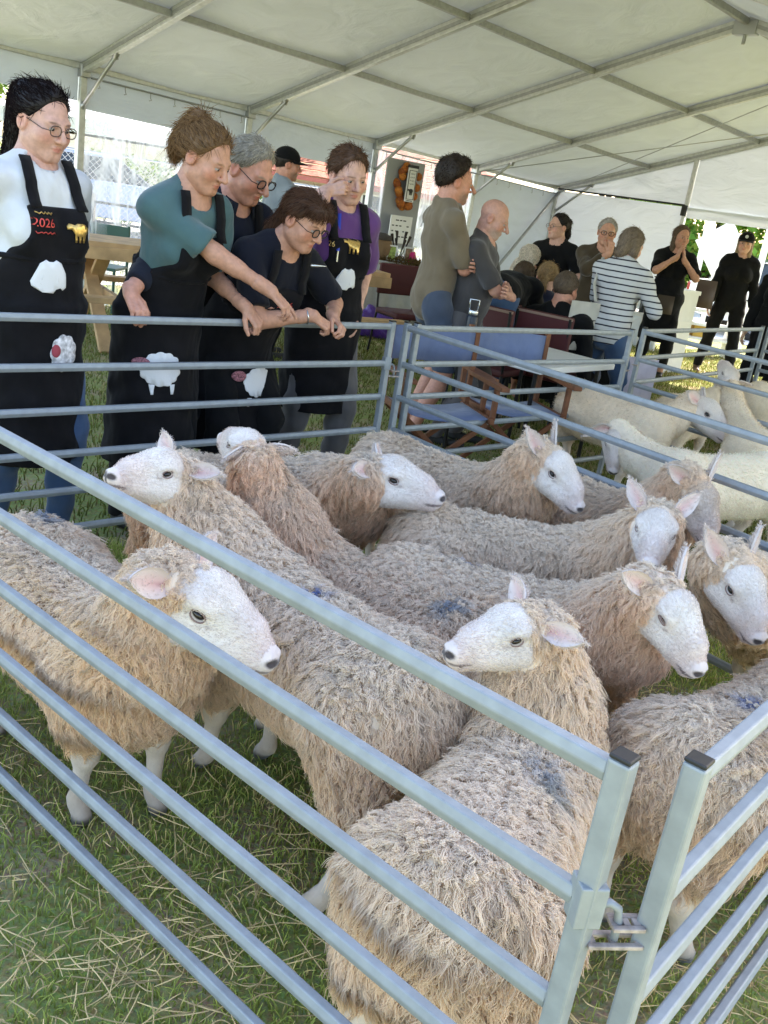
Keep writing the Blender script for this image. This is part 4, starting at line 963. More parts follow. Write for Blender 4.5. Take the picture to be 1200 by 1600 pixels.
    if top is not None:
        sl = sleeve
        def shirt(p):
            q = tq(p); d = tor(p, .011)
            for k in 'lr':
                sh, eb, wr = J['sh'+k], J['el'+k], J['wr'+k]
                if sl <= 1: 
                    en = sh+(eb-sh)*sl; e = rc(p, sh-Z*.006*h, en, .0290*h*(.5+.5*b)+.008, .0285*h*(.5+.5*b)+.016); e = np.maximum(e, (p-en.astype(f32))@nrm(eb-sh).astype(f32))
                else:
                    en = eb+(wr-eb)*(sl-1); e = smin(rc(p, sh-Z*.006*h, eb, .0290*h*(.5+.5*b)+.008, .0245*h*(.5+.5*b)+.011), rc(p, eb, en, .0245*h*(.5+.5*b)+.011, .018*h*(.5+.5*b)+.011), .02); e = np.maximum(e, (p-en.astype(f32))@nrm(wr-eb).astype(f32))
                d = smin(d, e, .035)
            d = d-.004+fold(p, .0075)
            d = np.maximum(d, tophem*h-q[:, 2])
            nb = (neckb+Y*.012*h+Z*.012*h).astype(f32)
            if cut == 'v': 
                d = smax(d, -rc(p, neckb+Z*.02*h, neckb+Y*.062*h-Z*.085*h, neckr, .012), .006)
            d = smax(d, -(np.linalg.norm(p-nb, axis=1)-neckr), .006)
            return d
        R_ = garment('shirt', shirt, top, res)
        if cut == 'collar':
            mb = MB(); pts = []
            for a in np.linspace(-2.6, 2.6, 15): 
                pts.append(neckb+Z*(.012*h+.012*h*(1-abs(a)/2.6))+nrm(X)*sin(a)*.046*h-Y*cos(a)*.042*h+Y*.008*h)
            mb.sheet([[p_+Z*.016*h-(p_-neckb)*.08, p_+(p_-neckb)*.22-Z*.018*h] for p_ in pts]); mb.build('collar', top, o, True, solid=.004)
    if apron is not None:
        zb, am = apron
        def apr(p):
            q = tq(p); pf = p-base.astype(f32); x = pf@Xf.astype(f32); y = pf@Yf.astype(f32)-float((pel-base)@Yf); z = p[:, 2]
            fl = np.clip((pz-z)/(.3*h), 0, 1)
            sk_ = (np.sqrt((x/(.112*h*b+.012*fl))**2+(y/(.092*h*b+fat*.6+.02*fl))**2)-1)*.085*h
            sk_ = np.maximum(sk_, z-(pz+.03*h)); sk_ = np.maximum(sk_, zb-z)
            d = smin(tor(p, .028), sk_, .05)
            bib = np.abs(q[:, 0])-(.066*h*b+.05*h*np.clip((.17*h-q[:, 2])/(.1*h), 0, 1.2)); bib = np.where(q[:, 2] < .10*h, np.maximum(bib, -9), bib)
            rg = np.maximum(np.maximum(bib*np.where(q[:, 2] > .075*h, 1, 0)+np.where(q[:, 2] > .075*h, 0, -1), q[:, 2]-.225*h), -.035*h-q[:, 1])
            d = np.maximum(d-.002+fold(p, .006), rg); return np.maximum(d, zb-z)
        A_ = garment('apron', apr, am, res)
        garment('apron_tie', lambda p: np.maximum(np.maximum(tor(p, .036), -tor(p, .012)), np.abs(tq(p)[:, 2]-.118*h)-.010), am, res)
        if A_ is not None and strap:
            bvh = None
            for sg in (-1, 1):
                mb = MB(); G = []
                P0 = np.array([sg*.055*h*b, .0, .222*h]); P1 = np.array([sg*.050*h, -.02*h, .318*h])
                for i in range(9):
                    t = i/8; qv = P0*(1-t)+P1*t; yy = .16*h
                    # march in from the front until the clothed torso is met
                    pw = pel+X*qv[0]+Z*qv[2]
                    ys = np.linspace(.14*h, -.06*h, 60); pp = (pw[None]+Y[None]*ys[:, None]).astype(f32); dd = np.minimum(tor(pp, .036), neck(pp)-.008); hit = np.argmax(dd < 0) if (dd < 0).any() else 40
                    cpt = pw+Y*ys[hit]; G.append([cpt-X*.013*h, cpt+X*.013*h])
                mb.sheet(G); mb.build('apron_strap', am, A_[0], True, solid=.006)
    # hair
    st, hcol = hair[0], np.array(hair[1])
    if st not in ('bald',):
        hm = mat('hair_%s' % '_'.join('%02d' % int(x*100) for x in hcol), tuple(hcol*.8), rough=.6, spec=.3, bump=(90, .6, .004), noise=(50, .3))
        fnh = lambda p: hair_sdf(headq(p), st)*hs
        G_ = garment('hair', fnh, hm, max(hres*1.3, .006), (hc-np.array([.28, .28, .34])*hs, hc+np.array([.28, .28, .24])*hs))
        if G_ is not None and strands:
            Vg, Qg = G_[1], G_[2]; Nn = vnormals(Vg, Qg); i = rng.integers(0, len(Vg), strands); cpt, n = Vg[i], Nn[i]; qg = (cpt-hc)@(HF/hs).T
            fl = -HF[2]*.9-HF[1]*.5*np.where(qg[:, 2:3] > .02, 1., .1)
            if st in ('pony', 'bun', 'updo'): tp = hc+hs*(-HF[1]*.1+HF[2]*.07); fl = np.where((qg[:, 1:2] > -.10), nrm_rows(tp-cpt), fl)
            if st in ('low', 'long'): tp = hc+hs*(-HF[1]*.11-HF[2]*.04); fl = np.where(qg[:, 2:3] > -.05, nrm_rows(tp-cpt), fl)
            fl = fl-n*(fl*n).sum(1)[:, None]; fl = nrm_rows(fl+.16*rng.normal(size=fl.shape)); fl = nrm_rows(fl+(.9*rng.normal(size=fl.shape) if st == 'balding' else 0)); ln = rng.uniform(.02, .055, strands)*(1.0 if st != 'short' and st != 'balding' else .6)*hs
            if st == 'bun': fl += .22*rng.normal(size=fl.shape)*(qg[:, 1:2] < -.06)
            t = np.linspace(0, 1, 5)[None, :, None]; Pp = cpt[:, None]+n[:, None]*.003*np.sin(t*pi)+fl[:, None]*ln[:, None, None]*t+n[:, None]*(.002*rng.normal(size=(strands, 1, 1))-.004)*t*t-n[:, None]*.0005
            hair_obj('hair_strands', Pp-base, .00075*np.array([[1, 1, .9, .7, .3]]), (hcol*(1.15+.38*rng.normal(size=(strands, 1)))).clip(.008, .9), M_HAIRS).parent = G_[0]
    if glasses:
        mb = MB(); ce = hc+hs*(HF[1]*.104+HF[2]*-.002); fr = {}
        for sg in (-1, 1):
            cc = ce+hs*HF[0]*sg*.034; ring = [cc+hs*(HF[0]*.0235*np.sign(cos(a))*abs(cos(a))**.75+HF[2]*.0175*np.sign(sin(a))*abs(sin(a))**.75) for a in np.linspace(0, 2*pi, 21)]
            mb.tube(ring, (.0019 if glasses == 'thin' else .0028)*hs, 6, False); mb.tube([cc+hs*HF[0]*sg*.0235, cc+hs*(HF[0]*sg*.044-HF[1]*.02), hc+hs*(HF[0]*sg*.080-HF[1]*.005+HF[2]*.010)], .0018*hs, 6)
        mb.tube([ce-hs*HF[0]*.011, ce+hs*HF[2]*.004, ce+hs*HF[0]*.011], .0017*hs, 6); gl = mb.build('spectacles', M_BLKF if glasses != 'thin' else mat('thin_metal_frame', (.10, .07, .06), rough=.3, metal=.6), o, True)
    if shoes is not None:
        sm = mat('shoe_%02d_%02d' % (int(shoes[0]*100), int(shoes[2]*100)), shoes, rough=.6)
        garment('shoes', lambda p: np.maximum(foot(p, .004), p[:, 2]-.085), sm, max(res, .012))
    o_ = {'o': o, 'J': J, 'hc': hc, 'HF': HF, 'hs': hs, 'pel': pel, 'T': T, 'Xf': Xf, 'Yf': Yf, 'base': base, 'h': h, 'neckb': neckb}
    return o_
def cap_hat(pr, m, logo=None):
    hc, HF, hs, o = pr['hc'], pr['HF'], pr['hs'], pr['o']; base = pr['base']
    fn = lambda p: (lambda q: np.maximum(el(q, (0, -.014, .040), (.094, .112, .098)), .035-q[:, 2]+.12*q[:, 1]*0))((p-hc.astype(f32))@(HF/hs).astype(f32).T)*hs
    V, Q = sdf_mesh(fn, hc-.2, hc+.2, .0065); c = link('cap', mesh_from('cap', V, Q), m, o, True)
    mb = MB(); G = []
    for i in range(7):
        r = i/6; G.append([hc+hs*(HF[0]*(.082*sin(a))*(1+.03*r)+HF[1]*(.075*cos(a)+.09*r*cos(a)**.6 if cos(a) > 0 else 0)+HF[2]*(.042-.018*r-.012*abs(sin(a))**2)) for a in np.linspace(-1.45, 1.45, 15)])
    mb.sheet(G); mb.build('cap_peak', m, c, True, solid=.004)
    if logo:
        mb = MB(); mb.lathe(hc+hs*(HF[1]*.096+HF[2]*.078), [(.02, 0), (.02, .003), (.014, .004)], 16, (HF[0], HF[2], HF[1])); mb.build('cap_badge', logo, c)
    return c
def decal(target, center, up, poly, m, name, normal, lift=.004, parent=None, sub=3, th=.0025):
    """flat print laid onto a garment: polygon points (metres, in right/up axes) dropped along -normal on to the cloth"""
    me = target.data; mw = target.matrix_world
    tg = bpy.data.objects[target.name]
    off = np.array(wmat(tg).translation)
    bv = BVH_CACHE.get(target.name)
    if bv is None:
        Vv = np.empty(len(me.vertices)*3, np.float32); me.vertices.foreach_get('co', Vv); Vv = Vv.reshape(-1, 3)+off
        bv = BVHTree.FromPolygons([tuple(map(float, v)) for v in Vv], [tuple(p.vertices) for p in me.polygons]); BVH_CACHE[target.name] = bv
    n = nrm(normal); u = nrm(np.array(up, float)-n*(np.array(up, float)@n)); r = np.cross(u, n); c = np.array(center, float)
    bm = bmesh.new(); vs_ = [bm.verts.new((p[0], p[1], 0)) for p in poly]; f = bm.faces.new(vs_)
    bmesh.ops.triangulate(bm, faces=bm.faces[:])
    if sub: bmesh.ops.subdivide_edges(bm, edges=[e for e in bm.edges if e.calc_length() > .02], cuts=1, use_grid_fill=True); bmesh.ops.triangulate(bm, faces=bm.faces[:]); bmesh.ops.subdivide_edges(bm, edges=[e for e in bm.edges if e.calc_length() > .02], cuts=1, use_grid_fill=True)
    for v in bm.verts:
        p = c+r*v.co.x+u*v.co.y+n*.25
        hit = bv.ray_cast(Vector(p), Vector(-n), .5)[0]
        q = np.array(hit) if hit is not None else c+r*v.co.x+u*v.co.y
        v.co = Vector(q+n*lift)
    bm.normal_update(); d_ = bpy.data.meshes.new(name); bm.to_mesh(d_); bm.free()
    o = link(name, d_, m, parent or target.parent, True); k = o.modifiers.new('t', 'SOLIDIFY'); k.thickness = th; k.offset = 0
    return o
BVH_CACHE = {}
def child(pr, name):
    for c in pr['o'].children:
        if c.name.split('.')[0] == name: return c
# ---------------------------------------------------------------- the people
NIN = np.array([.728, -.686, 0]); DB = np.array([.686, .728, 0])
C_WHITE = cloth('white_knit', (.62, .62, .63)); C_APR = cloth('black_apron_cotton', (.0075, .0068, .008), noise=(14, .25), sheen=.04); C_TEAL = cloth('teal_jersey', (.065, .125, .13)); C_NAVY = cloth('navy_polo', (.013, .015, .025), sheen=.06); C_DARK = cloth('dark_navy_tee', (.009, .010, .017), sheen=.06); C_PURP = cloth('purple_shirt', (.115, .045, .17)); C_JEAN = cloth('blue_denim', (.045, .085, .17), bump=(220, .4, .002)); C_GREYT = cloth('grey_trousers', (.11, .10, .10)); C_BLACK = cloth('black_cloth', (.007, .007, .008), sheen=.04); C_GSWE = cloth('grey_sweater', (.20, .23, .26)); C_KHAKI = cloth('olive_brown_shirt', (.17, .13, .085)); C_CHAR = cloth('charcoal_tee', (.055, .05, .05)); C_SHORT = cloth('slate_shorts', (.06, .075, .11)); C_BROWN = cloth('brown_tunic', (.055, .038, .022)); C_BLUE = cloth('navy_blouse', (.035, .04, .075)); C_STRIPE = striped_cloth()
G1 = 'people in aprons behind the pen'
PALE = (.58, .33, .25); RUDDY = (.55, .26, .18); TAN = (.52, .265, .18)
W1 = person('woman in white top and black apron with dark hair piled up and thin glasses', (0, 0), (1, -.66, 0), H=1.72, b=1.02, fat=.015, look=(.93, -.45, -.22), head_at=(-1.42, 3.54, 1.60), skin=(.58, .33, .26), hair=('updo', (.014, .010, .010)),
            hands={'l': np.array([-1.38, 3.80, .98]), 'r': np.array([-1.80, 3.44, .96])}, top=C_WHITE, sleeve=1.25, cut='v', legs=C_JEAN, apron=(.36, C_APR), glasses='thin', fo=dict(jaw=1.12), group=G1)
W2 = person('woman in teal top and black apron pointing into the pen, curly hair tied up', (0, 0), NIN+np.array([.10, .10, 0]), H=1.70, b=.99, lean=17, look=(.90, -.35, -.38), head_at=(-.895, 3.83, 1.57), skin=TAN, hair=('bun', (.19, .11, .055)),
            hands={'r': np.array([-.585, 3.86, 1.10]), 'l': np.array([-.70, 3.945, 1.01])}, elbows={'r': (-.2, -.5, -.6), 'l': (-.4, .6, -.8)}, poses={'r': 'point', 'l': 'fist'}, palms={'r': dict(dir=(.75, .10, -.62), back=(.3, -.3, .9)), 'l': dict(dir=(.62, -.1, -.6), back=(.5, -.5, .7))},
            top=C_TEAL, sleeve=.80, legs=C_BLACK, apron=(.30, C_APR), fo=dict(jaw=.98), group=G1, neckr=.075)
M1 = person('grey haired man with glasses and navy polo leaning in behind the teal top', (0, 0), NIN+np.array([.05, .10, 0]), H=1.80, b=1.02, fat=.03, sex='m', lean=24, look=(.86, -.42, -.45), head_at=(-.805, 4.26, 1.55), skin=RUDDY, hair=('short', (.33, .29, .23)), brow=(.3, .25, .2),
            hands={'r': np.array([-1.13, 3.60, .975]), 'l': np.array([-.66, 4.25, 1.0])}, poses={'r': 'rail', 'l': 'relaxed'}, palms={'r': dict(dir=(.5, -.5, -.5), back=(.2, -.3, .9))}, top=C_NAVY, cut='collar', sleeve=1.75, legs=C_BLACK, apron=(.4, C_APR), glasses='thick', fo=dict(jaw=1.12, nose=1.1, smile=1), group=G1, neckr=.07)
W3 = person('smiling woman in dark tee and glasses leaning on the rail with clasped hands', (0, 0), NIN+np.array([.0, .05, 0]), H=1.64, b=1.02, fat=.02, lean=36, look=(.88, -.42, -.40), head_at=(-.53, 4.11, 1.385), skin=TAN, hair=('fringe', (.085, .045, .03)),
            hands={'r': np.array([-.435, 4.085, 1.005]), 'l': np.array([-.36, 4.215, .995])}, elbows={'r': (-.6, -.3, -.3), 'l': (.2, .6, -.3)}, poses={'r': 'rail', 'l': 'rail'}, palms={'r': dict(dir=(.72, .35, -.45), back=(.3, -.5, .8)), 'l': dict(dir=(.60, -.62, -.40), back=(.5, .2, .8))},
            top=C_DARK, sleeve=.8, legs=C_BLACK, apron=(.30, C_APR), glasses='thick', fo=dict(jaw=1.06, smile=1), group=G1)
W4 = person('woman in purple shirt with blue lanyard rubbing her eye', (0, 0), NIN+np.array([-.25, .0, 0]), H=1.72, b=.98, lean=3, look=(.55, -.80, -.25), roll=-6, head_at=(-.42, 4.74, 1.60), skin=PALE, hair=('low', (.10, .055, .035)),
            hands={'r': np.array([-.505, 4.60, 1.515]), 'l': np.array([-.30, 4.83, .93])}, elbows={'r': (-.35, -.2, -1)}, poses={'r': 'fist', 'l': 'relaxed'}, palms={'r': dict(dir=(.75, .12, .25), back=(.35, -.8, .3))}, top=C_PURP, sleeve=.85, legs=C_GREYT, apron=(.45, C_APR), group=G1)
FAR = dict(res=.015, hres=.0062, strands=900)
M2 = person('man in black cap and grey sweater seen from behind near the side wall', (0, 0), (.75, .62, 0), H=1.78, sex='m', look=(.93, .32, -.05), head_at=(-1.28, 8.48, 1.66), hair=('short', (.03, .02, .015)), skin=RUDDY, top=C_GSWE, sleeve=1.9, legs=C_BLACK, stubble=(.12, .09, .07), **FAR)
cap_hat(M2, C_BLACK)
def crossed(c, Yf, zf):
    Y = nrm(Yf); X = np.array([Y[1], -Y[0], 0]); c = np.array([c[0], c[1], 0.])
    return {'l': c+Y*.20+X*.10+(0, 0, zf), 'r': c+Y*.235-X*.10+(0, 0, zf-.02)}
_y = np.array([.93, .36, 0]); M3 = person('tall man with dark curly balding hair and olive shirt, arms folded', (0, 0), _y, H=1.84, b=.90, sex='m', look=(.95, .28, -.08), head_at=(.12, 6.30, 1.685), hands=crossed((.085, 6.28), _y, 1.17), elbows={'l': (.1, .6, -.7), 'r': (.3, -.5, -.8)}, palms={'l': dict(dir=(.2, -.8, .2), back=_y), 'r': dict(dir=(-.2, .8, .2), back=_y)},
            hair=('balding', (.035, .024, .018)), skin=RUDDY, top=C_KHAKI, cut='collar', sleeve=.95, tophem=-.09, legs=C_SHORT, hem=.50, stubble=(.22, .18, .15), fo=dict(nose=1.25), **{**FAR, 'res': .0125, 'hres': .0052, 'strands': 2200})
_y = np.array([.93, -.25, 0]); M4 = person('bald man in charcoal tee with folded arms looking down', (0, 0), _y, H=1.66, b=.96, fat=.02, sex='m', lean=5, look=(.93, -.2, -.35), head_at=(.40, 6.31, 1.50), hands=crossed((.36, 6.33), _y, 1.05), elbows={'l': (.1, .6, -.7), 'r': (.3, -.5, -.8)}, palms={'l': dict(dir=(.2, -.8, .2), back=_y), 'r': dict(dir=(-.2, .8, .2), back=_y)},
            hair=('bald', (.3, .26, .22)), skin=(.50, .26, .19), top=C_CHAR, sleeve=.9, tophem=-.03, legs=C_GREYT, stubble=(.40, .33, .29), fo=dict(nose=1.15, smile=1), **{**FAR, 'res': .0125, 'hres': .0052})
V1 = person('stooping person in blue jeans bent over behind the red seats', (.62, 7.3), (.38, .92, 0), H=1.66, b=1.1, lean=84, pelz=.98, hair=('short', (.08, .05, .03)), top=C_BLACK, sleeve=.6, legs=C_JEAN, hands={'l': np.array([.75, 8.1, .6]), 'r': np.array([1.0, 8.0, .6])}, **FAR)
V2 = person('dark haired stallholder in black tee behind the trade table', (0, 0), (-.45, -.9, 0), H=1.66, b=1.1, look=(-.85, -.5, 0), head_at=(1.223, 9.47, 1.50), hair=('pony', (.015, .012, .012)), skin=PALE, top=C_BLACK, sleeve=.75, legs=C_BLACK, glasses='thin', hands={'r': np.array([.98, 9.2, .82]), 'l': np.array([1.55, 9.2, .80])}, **FAR)
SEAT = dict(pelz=.50)
V3 = person('seated blonde woman in navy blouse seen from behind', (0, 0), (.35, .93, 0), H=1.66, look=(.3, .95, -.2), head_at=(1.02, 7.95, 1.2), pelz=.46, feet={'l': (1.1, 8.45), 'r': (1.3, 8.4)}, hair=('low', (.30, .19, .09)), skin=PALE, top=C_BLUE, sleeve=1.8, legs=C_BLACK, **FAR)
V4 = person('seated man in black jumper with cropped grey hair, back turned', (0, 0), (.5, .86, 0), H=1.74, b=1.12, sex='m', look=(.6, .8, -.1), head_at=(1.085, 7.25, 1.2), pelz=.40, feet={'l': (1.3, 7.75), 'r': (1.45, 7.65)}, hair=('short', (.12, .085, .06)), skin=RUDDY, top=C_BLACK, sleeve=1.9, legs=C_BLACK, **FAR)
V5 = person('grey haired woman in brown tunic and spectacles, hand at her chin', (0, 0), (-.2, -.97, 0), H=1.66, b=1.08, look=(-.1, -1, -.05), head_at=(1.60, 8.95, 1.52), hair=('short', (.36, .33, .30)), skin=TAN, top=C_BROWN, sleeve=1.7, tophem=-.25, legs=C_BLACK, glasses='thick', hands={'r': np.array([1.62, 8.72, 1.36]), 'l': np.array([1.75, 8.75, 1.05])}, elbows={'r': (-.5, -.2, -.8)}, poses={'r': 'fist'}, palms={'r': dict(dir=(.0, .1, 1), back=(0, -1, .1))}, **FAR)
V6 = person('woman with grey brown bob in striped top and jeans, back turned', (0, 0), (.55, .80, 0), H=1.66, b=1.06, lean=6, look=(.75, .6, -.35), head_at=(1.51, 7.34, 1.46), hair=('bob', (.20, .15, .11)), skin=PALE, top=C_STRIPE, sleeve=1.8, tophem=-.06, legs=C_JEAN, hands={'r': np.array([1.80, 7.45, 1.05]), 'l': np.array([1.60, 7.70, 1.05])}, **{**FAR, 'res': .0135})
V7 = person('woman in long black dress with hands clasped under her chin', (0, 0), (-.1, -1, 0), H=1.72, look=(.25, -.95, -.05), head_at=(2.81, 11.09, 1.59), hair=('long', (.11, .07, .045)), skin=TAN, top=C_BLACK, sleeve=.9, tophem=-.28, legs=C_BLACK, hem=.16, hands={'r': np.array([2.76, 10.86, 1.38]), 'l': np.array([2.84, 10.86, 1.36])}, elbows={'r': (-.7, .1, -.7), 'l': (.7, .1, -.7)}, palms={'r': dict(dir=(.2, 0, 1), back=(-1, -.3, 0)), 'l': dict(dir=(-.2, 0, 1), back=(1, -.3, 0))}, apron=(.42, C_BLACK), strap=False, shoes=(.02, .02, .02), **FAR)
V8 = person('woman in black cap and dark coat with long fair hair, striding', (0, 0), (-.15, -1, 0), H=1.76, look=(-.35, -.93, -.02), head_at=(3.87, 12.16, 1.64), hair=('long', (.36, .26, .16)), skin=PALE, top=C_BLACK, sleeve=1.9, tophem=-.26, legs=C_BLACK, feet={'l': (4.02, 12.0), 'r': (3.70, 12.30)}, hem=.08, shoes=(.12, .07, .05), **FAR)
cap_hat(V8, C_BLACK, mat('cap_badge_white', (.6, .6, .6), rough=.6))
V9 = person('person in long black coat cut by the picture edge beyond the far hurdles', (3.55, 9.6), (-.6, -.8, 0), H=1.66, b=1.05, top=C_BLACK, sleeve=1.9, tophem=-.30, legs=C_BLACK, hair=('long', (.05, .035, .03)), apron=(.4, C_BLACK), strap=False, **FAR)
# ================================================================ PROPS
M_PINE = mat('pine_timber', (.50, .31, .15), rough=.65, noise=(7, .25, 8), bump=(30, .2, .004)); M_MAR = mat('maroon_upholstery', (.075, .012, .014), rough=.6, bump=(200, .2, .002)); M_BMET = mat('black_metal', (.015, .015, .016), rough=.45, metal=.4)
M_CANV = cloth('blue_canvas', (.16, .20, .33), bump=(300, .4, .002)); M_ORW = mat('orange_stained_wood', (.17, .06, .025), rough=.5, noise=(20, .25, 6)); M_WPL = mat('white_plastic', (.70, .70, .69), rough=.5, noise=(6, .05)); M_GOLD = mat('gold_foil', (.62, .40, .13), rough=.3, metal=.7, noise=(90, .3)); M_WFEL = mat('white_felt', (.72, .71, .72), rough=.95, bump=(150, .3, .003)); M_REDF = mat('red_foil', (.60, .07, .06), rough=.35, metal=.4); M_FLOR = mat('floral_cotton', (.30, .12, .14), rough=.9, noise=(160, .8, 3)); M_SILV = mat('silver_metal', (.6, .6, .6), rough=.25, metal=.9)
def at_y(x, y, Y): d = ray(x, y); return CAMP+d*(Y/d[1])
UP = np.array([0, 0, 1.])
# long pine picnic table behind the people
A = at_y(140, 392, 7.7); B = at_y(608, 447, 9.2); A[2] = B[2] = .80; dx = nrm(B-A); dy = np.array([-dx[1], dx[0], 0]); L_ = np.linalg.norm(B-A); A = A-dx*.9; L_ += .9
tb = empty('picnic_table', (A+B)/2*(1, 1, 0), 'long pine picnic table with crossed legs behind the people in aprons', 'table')
for k in range(5):
    b = MB(); b.bar(A+dy*(.07+.145*k)+UP*.02, B+dy*(.07+.145*k)+UP*.02, .14, .045); b.build('plank', M_PINE, tb, bev=.004)
b = MB(); b.bar(A-dy*.02-UP*.045, B-dy*.02-UP*.045, .04, .10); b.build('apron_board', M_PINE, tb, bev=.004)
for f_ in (.275, .86):
    c = A+dx*L_*f_; c[2] = 0
    for o_, (y0, y1) in ((-.025, (-.32, .62)), (.025, (1.0, .06))):
        b = MB(); b.bar(c+dx*o_+dy*y0, c+dx*o_+dy*y1+UP*.77, .045, .11, up=dx); b.build('leg', M_PINE, tb, bev=.004)
    b = MB(); b.bar(c+dx*.075+dy*(-.22)+UP*.40, c+dx*.075+dy*.90+UP*.40, .045, .09); b.build('cross_beam', M_PINE, tb, bev=.004)
for y0 in (-.40, .98):
    b = MB(); b.bar(A+dy*y0-UP*.36, B+dy*y0-UP*.36, .14, .045); b.build('bench_plank', M_PINE, tb, bev=.004)
# green metal chair beyond it
gm = mat('green_painted_metal', (.035, .10, .075), rough=.5); gc = at_y(152, 470, 9.6); gc[2] = 0; ge = empty('garden_chair', gc, 'dark green metal garden chair behind the picnic table', 'chair')
for sx in (-.22, .22):
    for sy in (-.2, .2):
        b = MB(); b.tube([gc+(sx, sy, 0), gc+(sx, sy, .44 if sy < 0 else .85)], .014, 8); b.build('leg', gm, ge)
b = MB(); b.box(gc+(0, 0, .44), (.46, .42, .03)); b.build('seat', gm, ge, bev=.008)
b = MB(); b.box(gc+(0, .2, .74), (.46, .02, .2)); b.build('backrest', gm, ge, bev=.008)
def maroon_chair(c, fwd, label):
    c = np.array([*c, 0.]); Y = nrm((*fwd, 0)); X = np.array([Y[1], -Y[0], 0]); ax = (X, Y, UP)
    e = empty('stacking_chair', c, label, 'chair', 'maroon padded chairs')
    b = MB(); b.box(c+UP*.45, (.45, .43, .06), ax); b.build('seat', M_MAR, e, bev=.02)
    b = MB(); b.box(c-Y*.22+UP*.76, (.46, .045, .30), ax); b.build('backrest', M_MAR, e, bev=.015)
    b = MB(); b.box(c-Y*.247+UP*.895, (.46, .008, .018), ax); b.build('back_trim', mat('worn_trim', (.25, .16, .12), rough=.6), e)
    for s in (-1, 1):
        b = MB(); b.tube([c+X*s*.21-Y*.27, c+X*s*.21-Y*.20+UP*.44, c+X*s*.21-Y*.245+UP*.9], .012, 8); b.build('rear_leg', M_BMET, e)
        b = MB(); b.tube([c+X*s*.21+Y*.24, c+X*s*.21+Y*.14+UP*.43, c+X*s*.21-Y*.18+UP*.43], .012, 8); b.build('front_leg', M_BMET, e)
    return e
cc = at_y(636, 470, 9.5); maroon_chair(cc[:2], (.55, -.82), 'maroon padded chair on its own beside the trade table')
maroon_chair((1.05, 7.20), (.5, .86), 'maroon chair the man in the black jumper sits on')
maroon_chair((.72, 7.62), (.55, .83), 'empty maroon chair behind the bald man')
maroon_chair((1.0, 7.92), (.4, .92), 'maroon chair the blonde woman sits on')
maroon_chair((.62, 7.05), (.55, .83), 'empty maroon chair between the bald man and the seated man')
def director_chair(c, fwd, label):
    c = np.array([*c, 0.]); Y = nrm((*fwd, 0)); X = np.array([Y[1], -Y[0], 0]); ax = (X, Y, UP); e = empty('director_chair', c, label, 'chair', 'folding chairs with blue canvas')
    G = [[c+X*u*.26-Y*(.19+.05*(1-u*u))+UP*z for u in np.linspace(-1, 1, 9)] for z in (.68, .77, .87)]
    b = MB(); b.sheet(G); b.build('canvas_back', M_CANV, e, True, solid=.006)
    G = [[c+X*u*.24+Y*y+UP*(.46-.03*(1-u*u)) for u in np.linspace(-1, 1, 9)] for y in (-.19, 0, .19)]
    b = MB(); b.sheet(G); b.build('canvas_seat', M_CANV, e, True, solid=.006)
    for s in (-1, 1):
        b = MB(); b.bar(c+X*s*.26-Y*.19+UP*.44, c+X*s*.26-Y*.20+UP*.89, .028, .028, up=X); b.build('back_post', M_ORW, e, bev=.003)
        b = MB(); b.bar(c+X*s*.27-Y*.21+UP*.645, c+X*s*.27+Y*.27+UP*.645, .055, .025); b.build('armrest', M_ORW, e, bev=.004)
        b = MB(); b.bar(c+X*s*.27+Y*.17+UP*.45, c+X*s*.27+Y*.17+UP*.635, .028, .028, up=X); b.build('arm_post', M_ORW, e, bev=.003)
        b = MB(); b.bar(c+X*s*.25-Y*.22+UP*.45, c+X*s*.25+Y*.22+UP*.45, .028, .03); b.build('seat_rail', M_ORW, e, bev=.003)
        b = MB(); b.bar(c+X*s*.25-Y*.24+UP*.02, c+X*s*.25+Y*.24+UP*.02, .028, .035); b.build('floor_rail', M_ORW, e, bev=.003)
    for y in (-.16, .16):
        for s in (-1, 1):
            b = MB(); b.bar(c+X*s*.24+Y*(y+.016*s)+UP*.04, c-X*s*.24+Y*(y+.016*s)+UP*.43, .03, .02, up=Y); b.build('cross_leg', M_ORW, e, bev=.003)
director_chair((.20, 5.20), (.35, -.93), 'blue canvas folding chair nearest the hurdle corner')
director_chair((.66, 5.62), (.35, -.93), 'blue canvas folding chair beside the white table')
# white folding table
NL, NR, FL = atz(846, 576, .70), atz(962, 569, .70), atz(815, 531, .70)
tx = nrm(NR-NL); ty = FL-NL; ty = nrm(ty-tx*(ty@tx)); W_ = np.linalg.norm(NR-NL); D_ = .75
te = empty('folding_table', (NL+NR)/2*(1, 1, 0), 'white folding table behind the hurdle, beside the blue chairs', 'table'); cc = NL+tx*W_/2+ty*D_/2
b = MB(); b.box(cc-UP*.02, (W_, D_, .04), (tx, ty, UP)); b.build('tabletop', M_WPL, te, bev=.008)
for sx in (-1, 1):
    for sy in (-1, 1):
        p = cc+tx*sx*(W_/2-.08)+ty*sy*(D_/2-.08); b = MB(); b.tube([(p[0], p[1], 0), (p[0], p[1], .68)], .014, 8); b.build('leg', M_BMET, te)
p = at_y(820, 512, 6.3); p[2] = .70; bt = empty('insulated_flask', p, 'dark steel flask with a silver collar standing on the white table', 'flask'); p = np.array([*(NL+tx*.07+ty*.62)[:2], .70]); bt.location = p
b = MB(); b.lathe(p, [(.036, 0), (.037, .01), (.037, .19), (.030, .21)], 20); b.build('body', mat('flask_navy', (.02, .025, .035), rough=.35), bt, True)
b = MB(); b.lathe(p+UP*.205, [(.031, 0), (.033, .005), (.033, .025), (.03, .03)], 20); b.build('collar', M_SILV, bt, True)
